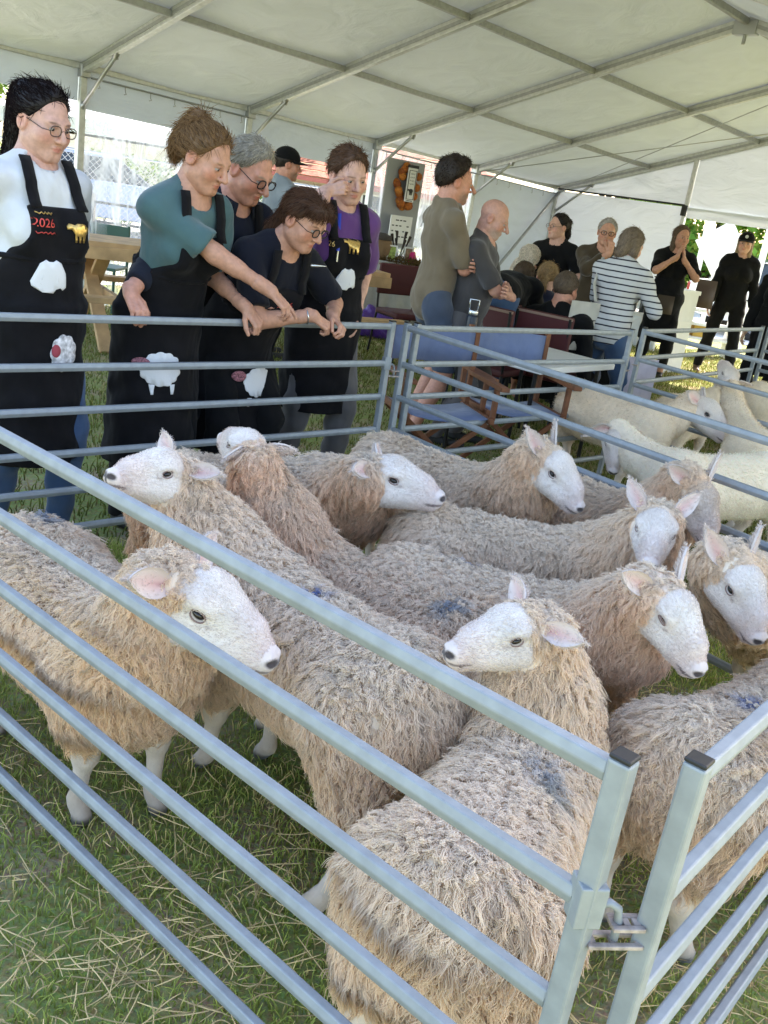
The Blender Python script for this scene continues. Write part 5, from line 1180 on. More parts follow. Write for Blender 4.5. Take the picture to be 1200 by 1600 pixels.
b = MB(); b.tube([p+UP*.235+(.025, 0, 0), p+UP*.30+(.03, 0, 0), p+UP*.30-(.03, 0, 0), p+UP*.235-(.025, 0, 0)], .006, 8); b.build('handle', M_SILV, bt, True)
# trade table with goods against the side wall
GA = at_y(570, 408, 10.9); GB = at_y(720, 432, 11.6); GA[2] = GB[2] = .83; gx = nrm(GB-GA); gy = np.array([-gx[1], gx[0], 0]); gl = np.linalg.norm(GB-GA)
gt = empty('trade_table', (GA+GB)/2*(1, 1, 0), 'trade table with pale cloth and mixed goods by the side wall', 'table')
b = MB(); b.box((GA+GB)/2+gy*.3-UP*.02, (gl, .6, .04), (gx, gy, UP)); b.build('tabletop', M_WPL, gt, bev=.006)
G = [[GA+gx*gl*i/24-gy*(.012+.012*sin(i*1.7))*(1+.6*v)-UP*(.0+.70*v) for i in range(25)] for v in np.linspace(0, 1, 6)]
b = MB(); b.sheet(G); b.build('table_cloth', cloth('pale_cloth', (.42, .42, .40)), gt, True, solid=.004)
def on(x, yoff=.2, z=.832): q = at_y(x, 400, 11.2); f_ = np.dot(q[:2]-GA[:2], gx[:2]); q = GA+gx*f_+gy*yoff; q[2] = z; return q
p = on(592); e = empty('woven_basket', p, 'brown lidded basket with a white handle on the trade table', 'basket')
b = MB(); b.lathe(p, [(.10, 0), (.14, .06), (.15, .16), (.13, .22)], 18); b.build('body', mat('wicker', (.20, .12, .06), rough=.8, bump=(60, .8, .01)), e, True)
b = MB(); b.lathe(p+UP*.22, [(.135, 0), (.12, .05), (.05, .075)], 18); b.build('lid', mat('dark_wicker', (.06, .05, .045), rough=.8, bump=(60, .8, .01)), e, True)
b = MB(); b.tube([p-gx*.19+UP*(.02), p-gx*.24+UP*.15, p-gx*.19+UP*.25, p-gx*.13+UP*.18], .015, 8); b.build('handle', M_WFEL, e, True)
for x, colr, lab in ((609, (.30, .38, .10), 'small white frame with a green print on the trade table'), (645, (.25, .16, .10), 'small white frame with a brown print beside the pink cloth')):
    p = on(x, .08); e = empty('picture_frame', p, lab, 'picture frame'); b = MB()
    for sx in (-1, 1): b.box(p+gx*sx*.055+UP*.09, (.016, .014, .18), (gx, gy, UP))
    for z in (.008, .172): b.box(p+UP*z, (.094, .014, .016), (gx, gy, UP))
    b.build('frame', M_WPL, e, bev=.002); b = MB(); b.box(p+gy*.002+UP*.09, (.094, .006, .148), (gx, gy, UP)); b.build('print', mat('print_%d' % x, colr, rough=.6, noise=(30, .5)), e)
p = on(630, .15); e = empty('jar', p, 'glass jar holding dark brushes on the trade table', 'jar'); b = MB(); b.lathe(p, [(.05, 0), (.055, .02), (.055, .15), (.05, .16)], 16); b.build('glass', clear_film('jar_glass', .25), e, True)
for i in range(6):
    a = i*1.05; q = p+np.array([cos(a), sin(a), 0])*.02; t_ = p+np.array([cos(a)*.11, sin(a)*.06, .30+.05*sin(i*2.1)]); b = MB(); b.tube([q+UP*.02, q*.4+t_*.6, t_*.98+q*.02, t_], [.007, .007, .018, .012], 8); b.build('brush', mat('dark_bristle', (.04, .028, .022), rough=.8), e, True)
p = on(654, .12); e = tag(MB().lathe(p, [(.07, 0), (.075, .05), (.05, .13), (.01, .15)], 14).build('pink_cloth', cloth('pink_felt', (.55, .03, .16)), smooth=True), 'bright pink folded felt on the trade table', 'cloth')
def fuzz(name, label, cat, c, r, n, col, ln, rad, m, parent=None, squash=(1, 1, 1), body=True, seed=0):
    rg = np.random.default_rng(seed); d = rg.normal(size=(n, 3)); d /= np.linalg.norm(d, axis=1)[:, None]; p0 = np.array(c)+d*np.array(squash)*r; t = np.linspace(0, 1, 5)[None, :, None]
    w = rg.normal(size=(n, 1, 3)); P = p0[:, None]+d[:, None]*ln*t+w*ln*.5*t*t+.25*ln*np.sin(t*9+rg.uniform(0, 6, (n, 1, 1)))*nrm_rows(np.cross(d, rg.normal(size=(n, 3))))[:, None]*t
    return hair_obj(name, P, rad*np.array([[1, 1, .9, .8, .4]]), np.array(col)*rg.uniform(.65, 1.3, (n, 1)), m, parent)
p = on(600, .10, .845)
for i in range(12):
    pass
ru = empty('dried_flower_runner', on(625, .04), 'trail of dried leaves and wool along the trade table edge', 'garland'); fuzz('trail', None, None, on(625, .05, .85), 1, 900, (.14, .09, .04), .045, .004, M_HAIRS, ru, squash=(.34, .10, .012), seed=4)
# board with wreath and signs on the side wall
PW = lambda x, y, off: atplane(x, y, T0+TN*off, TN)
bc = PW(634, 305, .35); be = empty('display_board', bc*(1, 1, 0), 'grey display board hung with an orange wreath and a sheep sign', 'display board')
bx0, bx1 = PW(606, 250, .35), PW(663, 264, .35); ww = np.linalg.norm((bx1-bx0)[:2]); cb = (bx0+bx1)/2; cb[2] = 1.45
b = MB(); b.box(cb, (ww, .02, 1.05), (TD, TN, UP)); b.build('board', mat('grey_board', (.30, .31, .33), rough=.7), be, bev=.003)
for s in (-1, 1):
    b = MB(); b.tube([np.array([*(cb+TD*s*(ww/2-.03))[:2], 0]), cb+TD*s*(ww/2-.03)-TN*.02], .015, 6); b.build('stand_leg', M_BMET, be)
wc = cb+TN*.06+UP*.22; we = empty('flower_wreath', wc, 'orange dried flower wreath on the grey board', 'wreath'); rg = np.random.default_rng(3)
for i in range(26):
    a = i/26*2*pi; q = wc+TD*cos(a)*.125+UP*sin(a)*.22+rg.normal(size=3)*.018; b = MB(); b.lathe(q, [(.005, -.045), (.04, -.03), (.052, 0), (.042, .03), (.008, .045)], 9, (TD, UP, TN)); b.build('blossom', mat('orange_petals_%d' % (i % 3), ((.42, .12, .02), (.30, .08, .02), (.50, .17, .03))[i % 3], rough=.8, bump=(80, .9, .02), noise=(60, .4)), we, True)
sc_ = cb+TN*.13+UP*.25; se = empty('sheep_sign', sc_, 'tall white sign with a black sheep in front of the orange wreath', 'sign')
b = MB(); b.box(sc_, (.155, .015, .40), (TD, TN, UP)); b.build('panel', M_WPL, se, bev=.002)
b = MB()
for s in (-1, 1): b.box(sc_+TD*s*.062+TN*.010, (.006, .006, .34), (TD, TN, UP))
for z in (-.168, .168): b.box(sc_+UP*z+TN*.010, (.118, .006, .006), (TD, TN, UP))
b.build('border', M_BLK, se)
def flat(poly, c, r, u, n, m, name, parent, th=.004):
    b = MB(); V = [np.array(c)+r*x+u*y for x, y in poly]; k = len(V); b.add([v+n*th for v in V]+V, [tuple(range(k)), tuple(range(2*k-1, k-1, -1))]+[(i, k+i, k+(i+1) % k, (i+1) % k) for i in range(k)]); return b.build(name, m, parent)
def sheep_poly(s=1., legs=True):
    P_ = [(-.95, .30), (-.78, .50), (-.55, .46)]+[(.08+.62*cos(a)*(1+.05*sin(7*a)), .12+.44*sin(a)*(1+.05*sin(7*a))) for a in np.linspace(2.4, -.75, 16)]
    if legs: P_ += [(.46, -.80), (.34, -.80), (.30, -.34), (.16, -.36), (.14, -.80), (.02, -.80), (-.02, -.34), (-.16, -.34), (-.18, -.80), (-.30, -.80), (-.34, -.22)]
    P_ += [(-.52, .02), (-.60, .10), (-.90, .08)]
    return [(x*s, y*s) for x, y in P_]
flat([(-x, y) for x, y in sheep_poly(.055)][::-1], sc_-UP*.075+TN*.0076, -TD, UP, TN, M_BLK, 'sheep_emblem', se, .005)
for i, z in enumerate((.13, .09, .05, .01)):
    b = MB(); b.tube([sc_+TN*.009+TD*(x*.01)+UP*(z+.010*sin(x*2.3+i)) for x in range(-4, 5)], .0022, 5); b.build('script_line', mat('grey_ink', (.15, .15, .15)), se)
b = MB(); b.box(sc_-UP*.186+TN*.009, (.10, .003, .012), (TD, TN, UP)); b.build('caption', mat('grey_ink', (.15, .15, .15)), se)
b = MB(); b.box(sc_+UP*.215, (.17, .03, .035), (TD, TN, UP)); b.build('clip', M_BLK, se, bev=.004)
n2 = PW(626, 352, .48); n2[2] = 1.16; ne = empty('paper_notice', n2, 'white printed notice standing behind the trade goods', 'notice'); b = MB(); b.box(n2, (.38, .01, .33), (TD, TN, UP)); b.build('sheet', M_WPL, ne)
rg = np.random.default_rng(8)
for j in range(4):
    for k in range(5):
        w_ = rg.uniform(.025, .055); b = MB(); b.box(n2+TD*(-.14+.065*k)+UP*(.11-.065*j)+TN*.007, (w_, .003, .014), (TD, TN, UP)); b.build('text_word', M_BLK, ne) if (k+j) % 4 else None
# purple bags under the trade table
for x, y, lab in ((600, 500, 'purple plastic bag on the grass beneath the trade table'), (577, 478, 'second purple bag, partly hidden behind the purple shirted woman')):
    q = at_y(x, y, 10.7); q[2] = 0
    def bag(p, q=q): return smin(el(p, q+np.array([0, 0, .15]), (.17, .12, .16)), el(p, q+np.array([.03, 0, .28]), (.07, .05, .08)), .06)+.012*np.sin(p[:, 2]*45+p[:, 0]*33)
    V, Q = sdf_mesh(bag, q-.3, q+.45, .016); o = link('carrier_bag', mesh_from('carrier_bag', V, Q), mat('purple_plastic', (.10, .04, .28), rough=.35, bump=(25, .8, .03)), smooth=True); tag(o, lab, 'bag')
# fleece bundle and table of the stallholder
q = at_y(838, 392, 9.3); tq_ = np.array([q[0], q[1], 0]); ve = empty('stall_table', tq_, 'white topped stall table with black cloth in front of the dark haired stallholder', 'table')
b = MB(); b.box((1.25, 9.15, .80), (1.5, .6, .04)); b.build('tabletop', M_WPL, ve, bev=.006)
b = MB(); b.box((1.25, 8.87, .41), (1.48, .012, .74)); b.build('cloth_front', C_BLACK, ve)
for x in (.55, 1.95):
    b = MB(); b.box((x, 9.15, .39), (.04, .5, .78)); b.build('trestle', M_BMET, ve)
fc = np.array([.93, 9.25, 1.08]); fe = empty('fleece_figure', (fc[0], fc[1], .82), 'cream curly fleece figure on the table beside the dark haired stallholder', 'figure')
def fig(p): return smin(smin(el(p, fc+(0, 0, -.09), (.085, .095, .17)), el(p, fc+(.05, -.02, .13), (.07, .07, .07)), .03), rc(p, fc+(.05, -.06, .11), fc+(.06, -.13, .09), .035, .025), .02)
V, Q = sdf_mesh(fig, fc-.35, fc+.4, .014); link('core', mesh_from('core', V, Q), mat('cream_wool', (.72, .64, .54), rough=1.), fe, True)
Nn = vnormals(V, Q); rg = np.random.default_rng(9); i = rg.integers(0, len(V), 2600); t = np.linspace(0, 1, 6)[None, :, None]; a = rg.uniform(0, 6.28, (2600, 1, 1)); e1 = nrm_rows(np.cross(Nn[i], rg.normal(size=(2600, 3)))); P = V[i][:, None]+Nn[i][:, None]*.035*t+e1[:, None]*.014*np.sin(a+t*8)+np.cross(Nn[i], e1)[:, None]*.014*np.cos(a+t*8)
hair_obj('curls', P, .003*np.array([[1, 1, 1, .9, .8, .5]]), np.array([.80, .72, .62])*rg.uniform(.7, 1.2, (2600, 1)), M_FLEECE, fe)
# tote bag of the striped woman, pale bag, shoulder bags
def slab_bag(name, label, c, X, size, m, handle=None, text=None):
    X = nrm(X); Yn = np.array([-X[1], X[0], 0]); e = empty(name, c, label, 'bag')
    G = [[np.array(c)+X*(u*size[0]/2)*(1-.05*v)+Yn*(.05*(1-u*u)*s*sin(pi*min(v+.15, 1)))+UP*size[1]*(v-.5) for u in np.linspace(-1, 1, 13)] for s in (1,) for v in np.linspace(0, 1, 9)]
    b = MB(); b.sheet(G); G2 = [[np.array(c)+X*(u*size[0]/2)*(1-.05*v)-Yn*(.05*(1-u*u)*sin(pi*min(v+.15, 1))+.002)+UP*size[1]*(v-.5) for u in np.linspace(-1, 1, 13)] for v in np.linspace(0, 1, 9)]; b.sheet(G2); b.build('body', m, e, True)
    if handle is not None:
        b = MB(); b.sheet([[np.array(p_)-X*.014, np.array(p_)+X*.014] for p_ in handle]); b.build('strap', m, e, True, solid=.004)
    return e, Yn
tc_ = at_y(905, 525, 7.15); tc_[2] = .84
hd = V6['J']['shl'] if np.dot(V6['J']['shl']-V6['J']['shr'], [1, 0, 0]) < 0 else V6['J']['shr']
te_, tn_ = slab_bag('tote_bag', 'cream cotton tote bag with dark lettering hanging from the striped woman', tc_, (.9, .42, 0), (.27, .36), cloth('cream_cotton', (.50, .48, .44)), [tc_+UP*.19+nrm((.9, .42, 0))*.08, tc_*.5+hd*.5+UP*.10, hd+UP*.075])
def text_mesh(s, size):
    cu = bpy.data.curves.new('t', 'FONT'); cu.body = s; cu.size = size; cu.align_x = 'CENTER'; cu.align_y = 'CENTER'; ob = bpy.data.objects.new('t', cu); COL.objects.link(ob)
    dg = bpy.context.evaluated_depsgraph_get(); me = ob.evaluated_get(dg).to_mesh(); V = np.array([v.co[:] for v in me.vertices]); F = [tuple(p.vertices) for p in me.polygons]; ob.evaluated_get(dg).to_mesh_clear(); bpy.data.objects.remove(ob); bpy.data.curves.remove(cu); return V, F
def lettering(s, size, c, r, u, n, m, parent, name='lettering'):
    V, F = text_mesh(s, size); return link(name, mesh_from(name, [np.array(c)+r*v[0]+u*v[1]+n*.002 for v in V], F), m, parent)
tr_ = nrm((.9, .42, 0)); lettering('AUT', .075, tc_-np.array([-tr_[1], tr_[0], 0])*.058+UP*.03, tr_, UP, -np.array([-tr_[1], tr_[0], 0]), M_BLK, te_)
c2 = at_y(1003, 560, 7.3); c2[2] = .36; slab_bag('cloth_bag', 'pale lilac cloth bag standing behind the far hurdle post', c2, (1, .2, 0), (.30, .60), cloth('lilac_cotton', (.52, .47, .55)))
c3 = at_y(1105, 445, 12.0); c3[2] = .98; slab_bag('shoulder_bag', 'brown leather shoulder bag carried by the woman in the black cap', c3, (1, .1, 0), (.26, .34), mat('brown_leather', (.06, .035, .028), rough=.5))
c4 = at_y(1042, 462, 10.75); c4[2] = .86; slab_bag('belt_pouch', 'small brown pouch hanging on the black dress', c4, (1, .1, 0), (.2, .2), mat('brown_suede', (.05, .035, .025), rough=.8))
# white slatted bench with boxes behind the doorway
bb = at_y(1072, 505, 14.2); bb[2] = 0; xe = empty('slatted_bench', bb, 'white slatted shelf stand with yellow boxes outside the doorway', 'shelf')
for z in (.25, .45, .65, .85):
    b = MB(); b.box(bb+UP*z, (1.5, .35, .035), (nrm((1, .15, 0)), nrm((-.15, 1, 0)), UP)); b.build('slat', M_WPL, xe, bev=.004)
for s in (-1, 1):
    b = MB(); b.box(bb+nrm((1, .15, 0))*s*.72+UP*.45, (.04, .3, .9), (nrm((1, .15, 0)), nrm((-.15, 1, 0)), UP)); b.build('upright', M_WPL, xe)
for k_ in range(2): tag(MB().box(bb+nrm((1, .15, 0))*(-.1+.35*k_)+UP*(.35), (.28, .25, .16)).build('carton', mat('yellow_card', (.55, .36, .08), rough=.8), bev=.004), ('yellow carton on the slatted stand, nearer the black dress', 'second yellow carton on the slatted stand, nearer the striding woman')[k_], 'box')
cg = at_y(1010, 432, 12.2); cg[2] = 0; ce_ = empty('crate_table', cg, 'white table with dark bottles ranged below, behind the woman in the black dress', 'table')
b = MB(); b.box(cg+UP*.98, (1.3, .5, .05), (TN, TD, UP)); b.build('tabletop', M_WPL, ce_); b = MB(); b.box(cg+UP*.62, (1.3, .5, .04), (TN, TD, UP)); b.build('lower_shelf', M_WPL, ce_)
for s in (-1, 1):
    b = MB(); b.box(cg+TN*s*.62+UP*.48, (.04, .45, .96), (TN, TD, UP)); b.build('upright', M_WPL, ce_)
for i in range(9): tag(MB().lathe(cg+TN*(-.5+.12*i)-TD*.1+UP*.642, [(.035, 0), (.037, .01), (.037, .16), (.014, .21), (.014, .26)], 12).build('bottle', mat('dark_bottle', (.03, .035, .04), rough=.2), smooth=True), 'dark bottle in the row on the lower shelf of the far white table', 'bottle', 'bottles in a row on the far table')
# ---- prints and badges on the aprons
def pick(o, x, y):
    me = o.data; off = np.array(wmat(o).translation)
    bv = BVH_CACHE.get(o.name)
    if bv is None:
        Vv = np.empty(len(me.vertices)*3, np.float32); me.vertices.foreach_get('co', Vv); Vv = Vv.reshape(-1, 3)+off; bv = BVHTree.FromPolygons([tuple(map(float, v)) for v in Vv], [tuple(p.vertices) for p in me.polygons]); BVH_CACHE[o.name] = bv
    h_ = bv.ray_cast(Vector(CAMP), Vector(ray(x, y)))
    return (np.array(h_[0]), np.array(h_[1])) if h_[0] is not None else (None, None)
def cloud(a, b_, n=12, k=.10): return [(a*cos(t)*(1+k*abs(sin(n/2*t))), b_*sin(t)*(1+k*abs(sin(n/2*t)))) for t in np.linspace(0, 2*pi, 72, endpoint=False)]
JUMP = [(-.30, .95), (-.62, .72), (-1.05, -.35), (-.98, -.62), (-.74, -.62), (-.40, .12), (-.48, -.70), (-.38, -.95), (.28, -.98), (.42, -.75), (.40, .12), (.70, -.66), (.86, -.80), (1.05, -.62), (.95, .20), (.66, .78), (.34, .95), (.15, .84), (-.12, .84)]
def badge(pr, x, y, poly, m, name, s=1., lift=.004):
    ap = child(pr, 'apron'); c, n = pick(ap, x, y)
    if c is None: return None
    n = nrm(n*(1, 1, .3)+pr['Yf']*1.5); return decal(ap, c, UP, [(p[0]*s, p[1]*s) for p in poly], m, name, n, lift, pr['o'])
def txt(pr, x, y, s, size, m):
    ap = child(pr, 'apron'); c, n = pick(ap, x, y)
    if c is None: return
    n = nrm(n*(1, 1, .3)+pr['Yf']*1.5); r = np.cross(UP, n); r = nrm(r); u = np.cross(n, r); V, F = text_mesh(s, size); bv = BVH_CACHE[ap.name]; P = []
    for v in V:
        p = c+r*v[0]+u*v[1]; h_ = bv.ray_cast(Vector(p+n*.2), Vector(-n), .5)[0]; P.append((np.array(h_) if h_ is not None else p)+n*.004)
    link('lettering', mesh_from('lettering', P, F), m, pr['o'])
def squiggle(pr, x, y, w, m, seed):
    rg = np.random.default_rng(seed); pts = [(-w/2+w*i/14, .0035*sin(i*1.9+seed)+.001*rg.normal()) for i in range(15)]; badge(pr, x, y, [(a, b_+.0018) for a, b_ in pts]+[(a, b_-.0018) for a, b_ in pts[::-1]], m, 'script_line')
txt(W1, 70, 349, '2026', .042, M_REDF); squiggle(W1, 70, 333, .07, M_GOLD, 1); squiggle(W1, 72, 364, .075, M_REDF, 2)
badge(W1, 124, 362, sheep_poly(), M_GOLD, 'gold_sheep_patch', .05); badge(W1, 78, 432, JUMP, M_WFEL, 'white_jumper_patch', .062); badge(W1, 100, 552, cloud(.055, .065, 9), mat('floral_white', (.62, .60, .62), rough=.9, noise=(55, .5, 2)), 'floral_sheep_patch'); badge(W1, 86, 548, cloud(.018, .024, 4, 0), mat('red_print', (.35, .06, .08), rough=.9), 'patch_head', 1., .008)
for pr, x, y, flip in ((W2, 252, 577, 1), (W3, 404, 597, 1)):
    badge(pr, x, y, cloud(.078, .066, 13), M_WFEL, 'white_sheep_patch'); badge(pr, x-32, y-10, cloud(.034, .024, 4, 0), M_FLOR, 'patch_head', 1., .009)
    for dx_ in (-16, 16): badge(pr, x+dx_, y+31, [(-.012, .02), (-.004, -.022), (.006, -.022), (.012, .02)], M_WFEL, 'patch_leg')
badge(W3, 487, 463, sheep_poly(), M_GOLD, 'gold_sheep_patch', .055); txt(W3, 443, 477, '2026', .040, M_REDF)
badge(W4, 551, 382, sheep_poly(), M_GOLD, 'gold_sheep_patch', .055); badge(W4, 540, 436, JUMP, M_WFEL, 'white_jumper_patch', .055); txt(W4, 513, 380, '2026', .035, M_GOLD)
badge(M1, 362, 345, cloud(.020, .022, 6, .03), M_WFEL, 'white_badge')
# lanyard and wristband of the purple shirted woman
ap = child(W4, 'apron'); C_LAN = mat('blue_lanyard', (.03, .06, .42), rough=.5); pl = []
for (x, y) in ((532, 318), (531, 335), (530, 352), (529, 370), (528, 392)):
    c, n = pick(child(W4, 'shirt') if y < 340 else ap, x, y)
    if c is not None: pl.append(c-ray(x, y)*.008)
if len(pl) > 2:
    rr_ = nrm(np.cross(UP, -ray(530, 350))); b = MB(); b.sheet([[p_-rr_*.008, p_+rr_*.008] for p_ in pl]); b.build('lanyard', C_LAN, W4['o'], True, solid=.002)
    b = MB(); b.tube([pl[-1]+UP*.0, pl[-1]-UP*.05], .006, 8); b.build('lanyard_clip', M_SILV, W4['o'])
j = W4['J']; wv = nrm(j['wrl']-j['ell']); b = MB(); wx = nrm(np.cross(wv, (1, 0, 0))); b.lathe(j['wrl']-wv*.035, [(.031, -.011), (.0325, 0), (.031, .011)], 18, (wx, np.cross(wv, wx), wv)); b.build('wristband', mat('blue_band', (.02, .25, .55), rough=.5), W4['o'], True)
j = W3['J']; wv = nrm(j['wrr']-j['elr']); b = MB(); wx = nrm(np.cross(wv, (1, 0, .2))); b.tube([j['wrr']-wv*.03+.032*(wx*cos(a)+np.cross(wv, wx)*sin(a)) for a in np.linspace(0, 2*pi, 19)], .003, 6, False); b.build('bracelet', M_SILV, W3['o'], True)
c, n = pick(child(W3, 'shirt'), 480, 414)
if c is not None:
    n = -ray(480, 414); r = nrm(np.cross(UP, n)); b = MB(); b.tube([c+n*.012+r*(-.02), c+n*.014+r*.02, c+n*.012+r*.085+UP*.006], [.007, .009, .001], 7); b.tube([c+n*.01-r*.02, c+n*.012-r*.045-UP*.005, c+n*.01-r*.042-UP*.07], .0015, 5); b.build('silver_shears_brooch', M_SILV, W3['o'], True)
# ================================================================ OUTSIDE
M_PAVE = mat('pale_gravel', (.68, .66, .63), rough=.9, noise=(3, .12, 8), bump=(60, .5, .01))
def sheet(name, pts, z, m): b = MB(); b.add([(x, y, z) for x, y in pts], [tuple(range(len(pts)))]); return tag(b.build(name, m), kind='structure')
q0 = TP(-24, -1.6, 0); q1 = TP(6, -1.6, 0); q2 = TP(8, -12, 0); q3 = TP(-24, -12, 0)
sheet('path', [q0[:2], q1[:2], q2[:2], q3[:2]], .006, M_PAVE)
sheet('road', [(4.6, 17.4), (30, 8), (40, 20), (6, 24)], .007, M_PAVE)
M_LEAF = bpy.data.materials.new('leaf_green'); M_LEAF.use_nodes = True
def _leafmat():
    N = M_LEAF.node_tree.nodes; L = M_LEAF.node_tree.links; N.remove(N['Principled BSDF']); a = N.new('ShaderNodeAttribute'); a.attribute_name = 'col'; d = N.new('ShaderNodeBsdfDiffuse'); t = N.new('ShaderNodeBsdfTranslucent'); m = N.new('ShaderNodeMixShader'); m.inputs[0].default_value = .6
    for k in (d, t): L.new(a.outputs['Color'], k.inputs['Color'])
    L.new(d.outputs[0], m.inputs[1]); L.new(t.outputs[0], m.inputs[2]); L.new(m.outputs[0], N['Material Output'].inputs['Surface'])
_leafmat(); M_BARK = mat('bark', (.10, .075, .05), rough=.95, bump=(25, .8, .03), noise=(12, .3))
def leaf_cloud(name, blobs, n, size, col, parent, seed):
    r = np.random.default_rng(seed); B_ = np.array([b[0] for b in blobs]); R_ = np.array([b[1] for b in blobs]); w = (R_.max(1)**2); i = r.choice(len(blobs), n, p=w/w.sum())
    d = r.normal(size=(n, 3)); d /= np.linalg.norm(d, axis=1)[:, None]; c = B_[i]+d*R_[i]*(r.random((n, 1))**.35); c[:, 2] = np.maximum(c[:, 2], .05)
    u = r.normal(size=(n, 3)); u /= np.linalg.norm(u, axis=1)[:, None]; v = np.cross(u, r.normal(size=(n, 3))); v /= np.linalg.norm(v, axis=1)[:, None]; s = size*r.uniform(.6, 1.3, (n, 1))
    V = np.stack([c-u*s*.5, c+v*s*.28, c+u*s*.5, c-v*s*.28], 1).reshape(-1, 3); me = mesh_from(name, V, np.arange(4*n).reshape(n, 4)); k = np.array(col)*r.uniform(.5, 1.45, (n, 1))*np.array([1, 1, 1]); k[:, 0] *= r.uniform(.7, 1.4, n); put_col(me, np.repeat(k, 4, 0).clip(.005, .6)); return link(name, me, M_LEAF, parent)
def tree(label, x, y, h, rad, col, seed, n=5000, size=.16, low=.25, cat='tree', name='tree'):
    r = random.Random(seed); e = empty(name, (x, y, 0), label, cat); b = MB(); top = np.array([x, y, h*.62]); b.tube([(x, y, -.05), (x+.05, y, h*.3), top], [h*.035, h*.027, h*.014], 9); blobs = []
    for k in range(9):
        a = k*2.4+r.random(); rr_ = rad*r.uniform(.35, .8); z = h*(low+.12+(.88-low)*r.random()); p = np.array([x+cos(a)*rr_, y+sin(a)*rr_, z]); b.tube([(x, y, z*.6), (np.array([x, y, z*.7])+p)/2, p], [h*.015, h*.010, h*.004], 6); blobs.append((p, np.array([1, 1, .75])*rad*r.uniform(.38, .6)))
    blobs.append((np.array([x, y, h*.85]), np.array([1, 1, .9])*rad*.5)); b.build('trunk', M_BARK, e, True); leaf_cloud('crown', blobs, n, size, col, e, seed); return e
GR = (.16, .26, .05)
tree('leafy tree with light bark at the open side left of the first tent leg', -10.2, 20.5, 5.2, 2.3, GR, 1, 7000); tree('darker tree further back behind the white tent', -13.5, 29, 6.5, 3.0, (.05, .10, .025), 2, 6000)
tree('tree over the clear window, behind the parked car', -6.2, 33, 6.0, 3.0, (.06, .11, .035), 3, 6000, .2)
for i, (x, y, h_, rd, lab) in enumerate(((4.6, 24.5, 4.6, 2.2, 'bright green shrub tree next to the door post'), (7.2, 25.0, 5.0, 2.4, 'bright green shrub tree behind the white sign'), (10.0, 25.5, 5.2, 2.5, 'broad green tree behind the woman in the black cap'), (13.0, 25.8, 4.8, 2.5, 'green tree at the picture edge beyond the doorway'))):
    tree(lab, x, y, h_, rd, (.22, .36, .07), 10+i, 9000, .20, .02)
def hedge(label, p0, p1, h_, w, seed, n=3500):
    p0 = np.array([*p0, 0.]); p1 = np.array([*p1, 0.]); e = empty('hedge', (p0+p1)/2, label, 'hedge'); k = 9; bl = [(p0+(p1-p0)*t+UP*h_*.5, np.array([w, w, h_*.55])) for t in np.linspace(0, 1, k)]
    b = MB()
    for t in np.linspace(.05, .95, 7): q = p0+(p1-p0)*t; b.tube([q, q+UP*h_*.7], .03, 6)
    b.build('stems', M_BARK, e); leaf_cloud('foliage', bl, n, .11, (.10, .17, .04), e, seed)
hedge('clipped green hedge in front of the red roofed house', (-5.2, 21.2), (-.8, 22.6), 1.15, .45, 21, 6000)
hedge('low green hedge seen through the clear window behind the chain link', (-11.5, 20.0), (-6.0, 21.6), 1.5, .5, 22, 6000)
# house with red tiled roof
M_TILE = mat('red_roof_tile', (.36, .13, .09), rough=.8, noise=(14, .3)); M_REND = mat('cream_render', (.55, .50, .42), rough=.9, noise=(5, .08)); M_GLASS = mat('window_glass', (.05, .06, .07), rough=.1)
hx = nrm((.95, .30, 0)); hy = np.array([-hx[1], hx[0], 0]); hc_ = np.array([-3.2, 33.5, 0]); he = empty('house', hc_, 'cream house with red tiled roof behind the hedge', 'house')
b = MB(); b.box(hc_+UP*.45+hy*2.5, (11, 5, 2.7), (hx, hy, UP)); b.build('wall', M_REND, he)
ez0, ez1 = 1.72, 3.5
for i in range(9):
    f0, f1 = i/9, (i+1)/9; a0 = hc_-hx*5.9-hy*.5+UP*ez0; dv = hy*3.0+UP*(ez1-ez0)
    b = MB(); b.sheet([[a0+hx*11.8*j/40+dv*f+UP*(.035*(1 if f == f0 else 0)+.015*(j % 2)) for j in range(41)] for f in (f0, f1)]); b.build('tile_course', M_TILE, he, solid=.03)
b = MB(); b.box(hc_-hy*.5+UP*1.66, (11.8, .12, .14), (hx, hy, UP)); b.build('gutter', mat('red_gutter', (.40, .12, .10), rough=.6), he)
for k_, t in enumerate((-3.6, -1.2, 1.3, 3.4)):
    w = MB(); w.box(hc_+hx*t-hy*.02+UP*1.05, (1.0, .06, .75), (hx, hy, UP)); w_ = w.build('window', M_GLASS, he); b = MB()
    for s in (-1, 1): b.box(hc_+hx*(t+s*.52)-hy*.04+UP*1.05, (.06, .08, .85), (hx, hy, UP))
    for z in (.64, 1.46): b.box(hc_+hx*t-hy*.04+UP*z, (1.1, .08, .06), (hx, hy, UP))
    b.build('frame', M_WPL, w_)
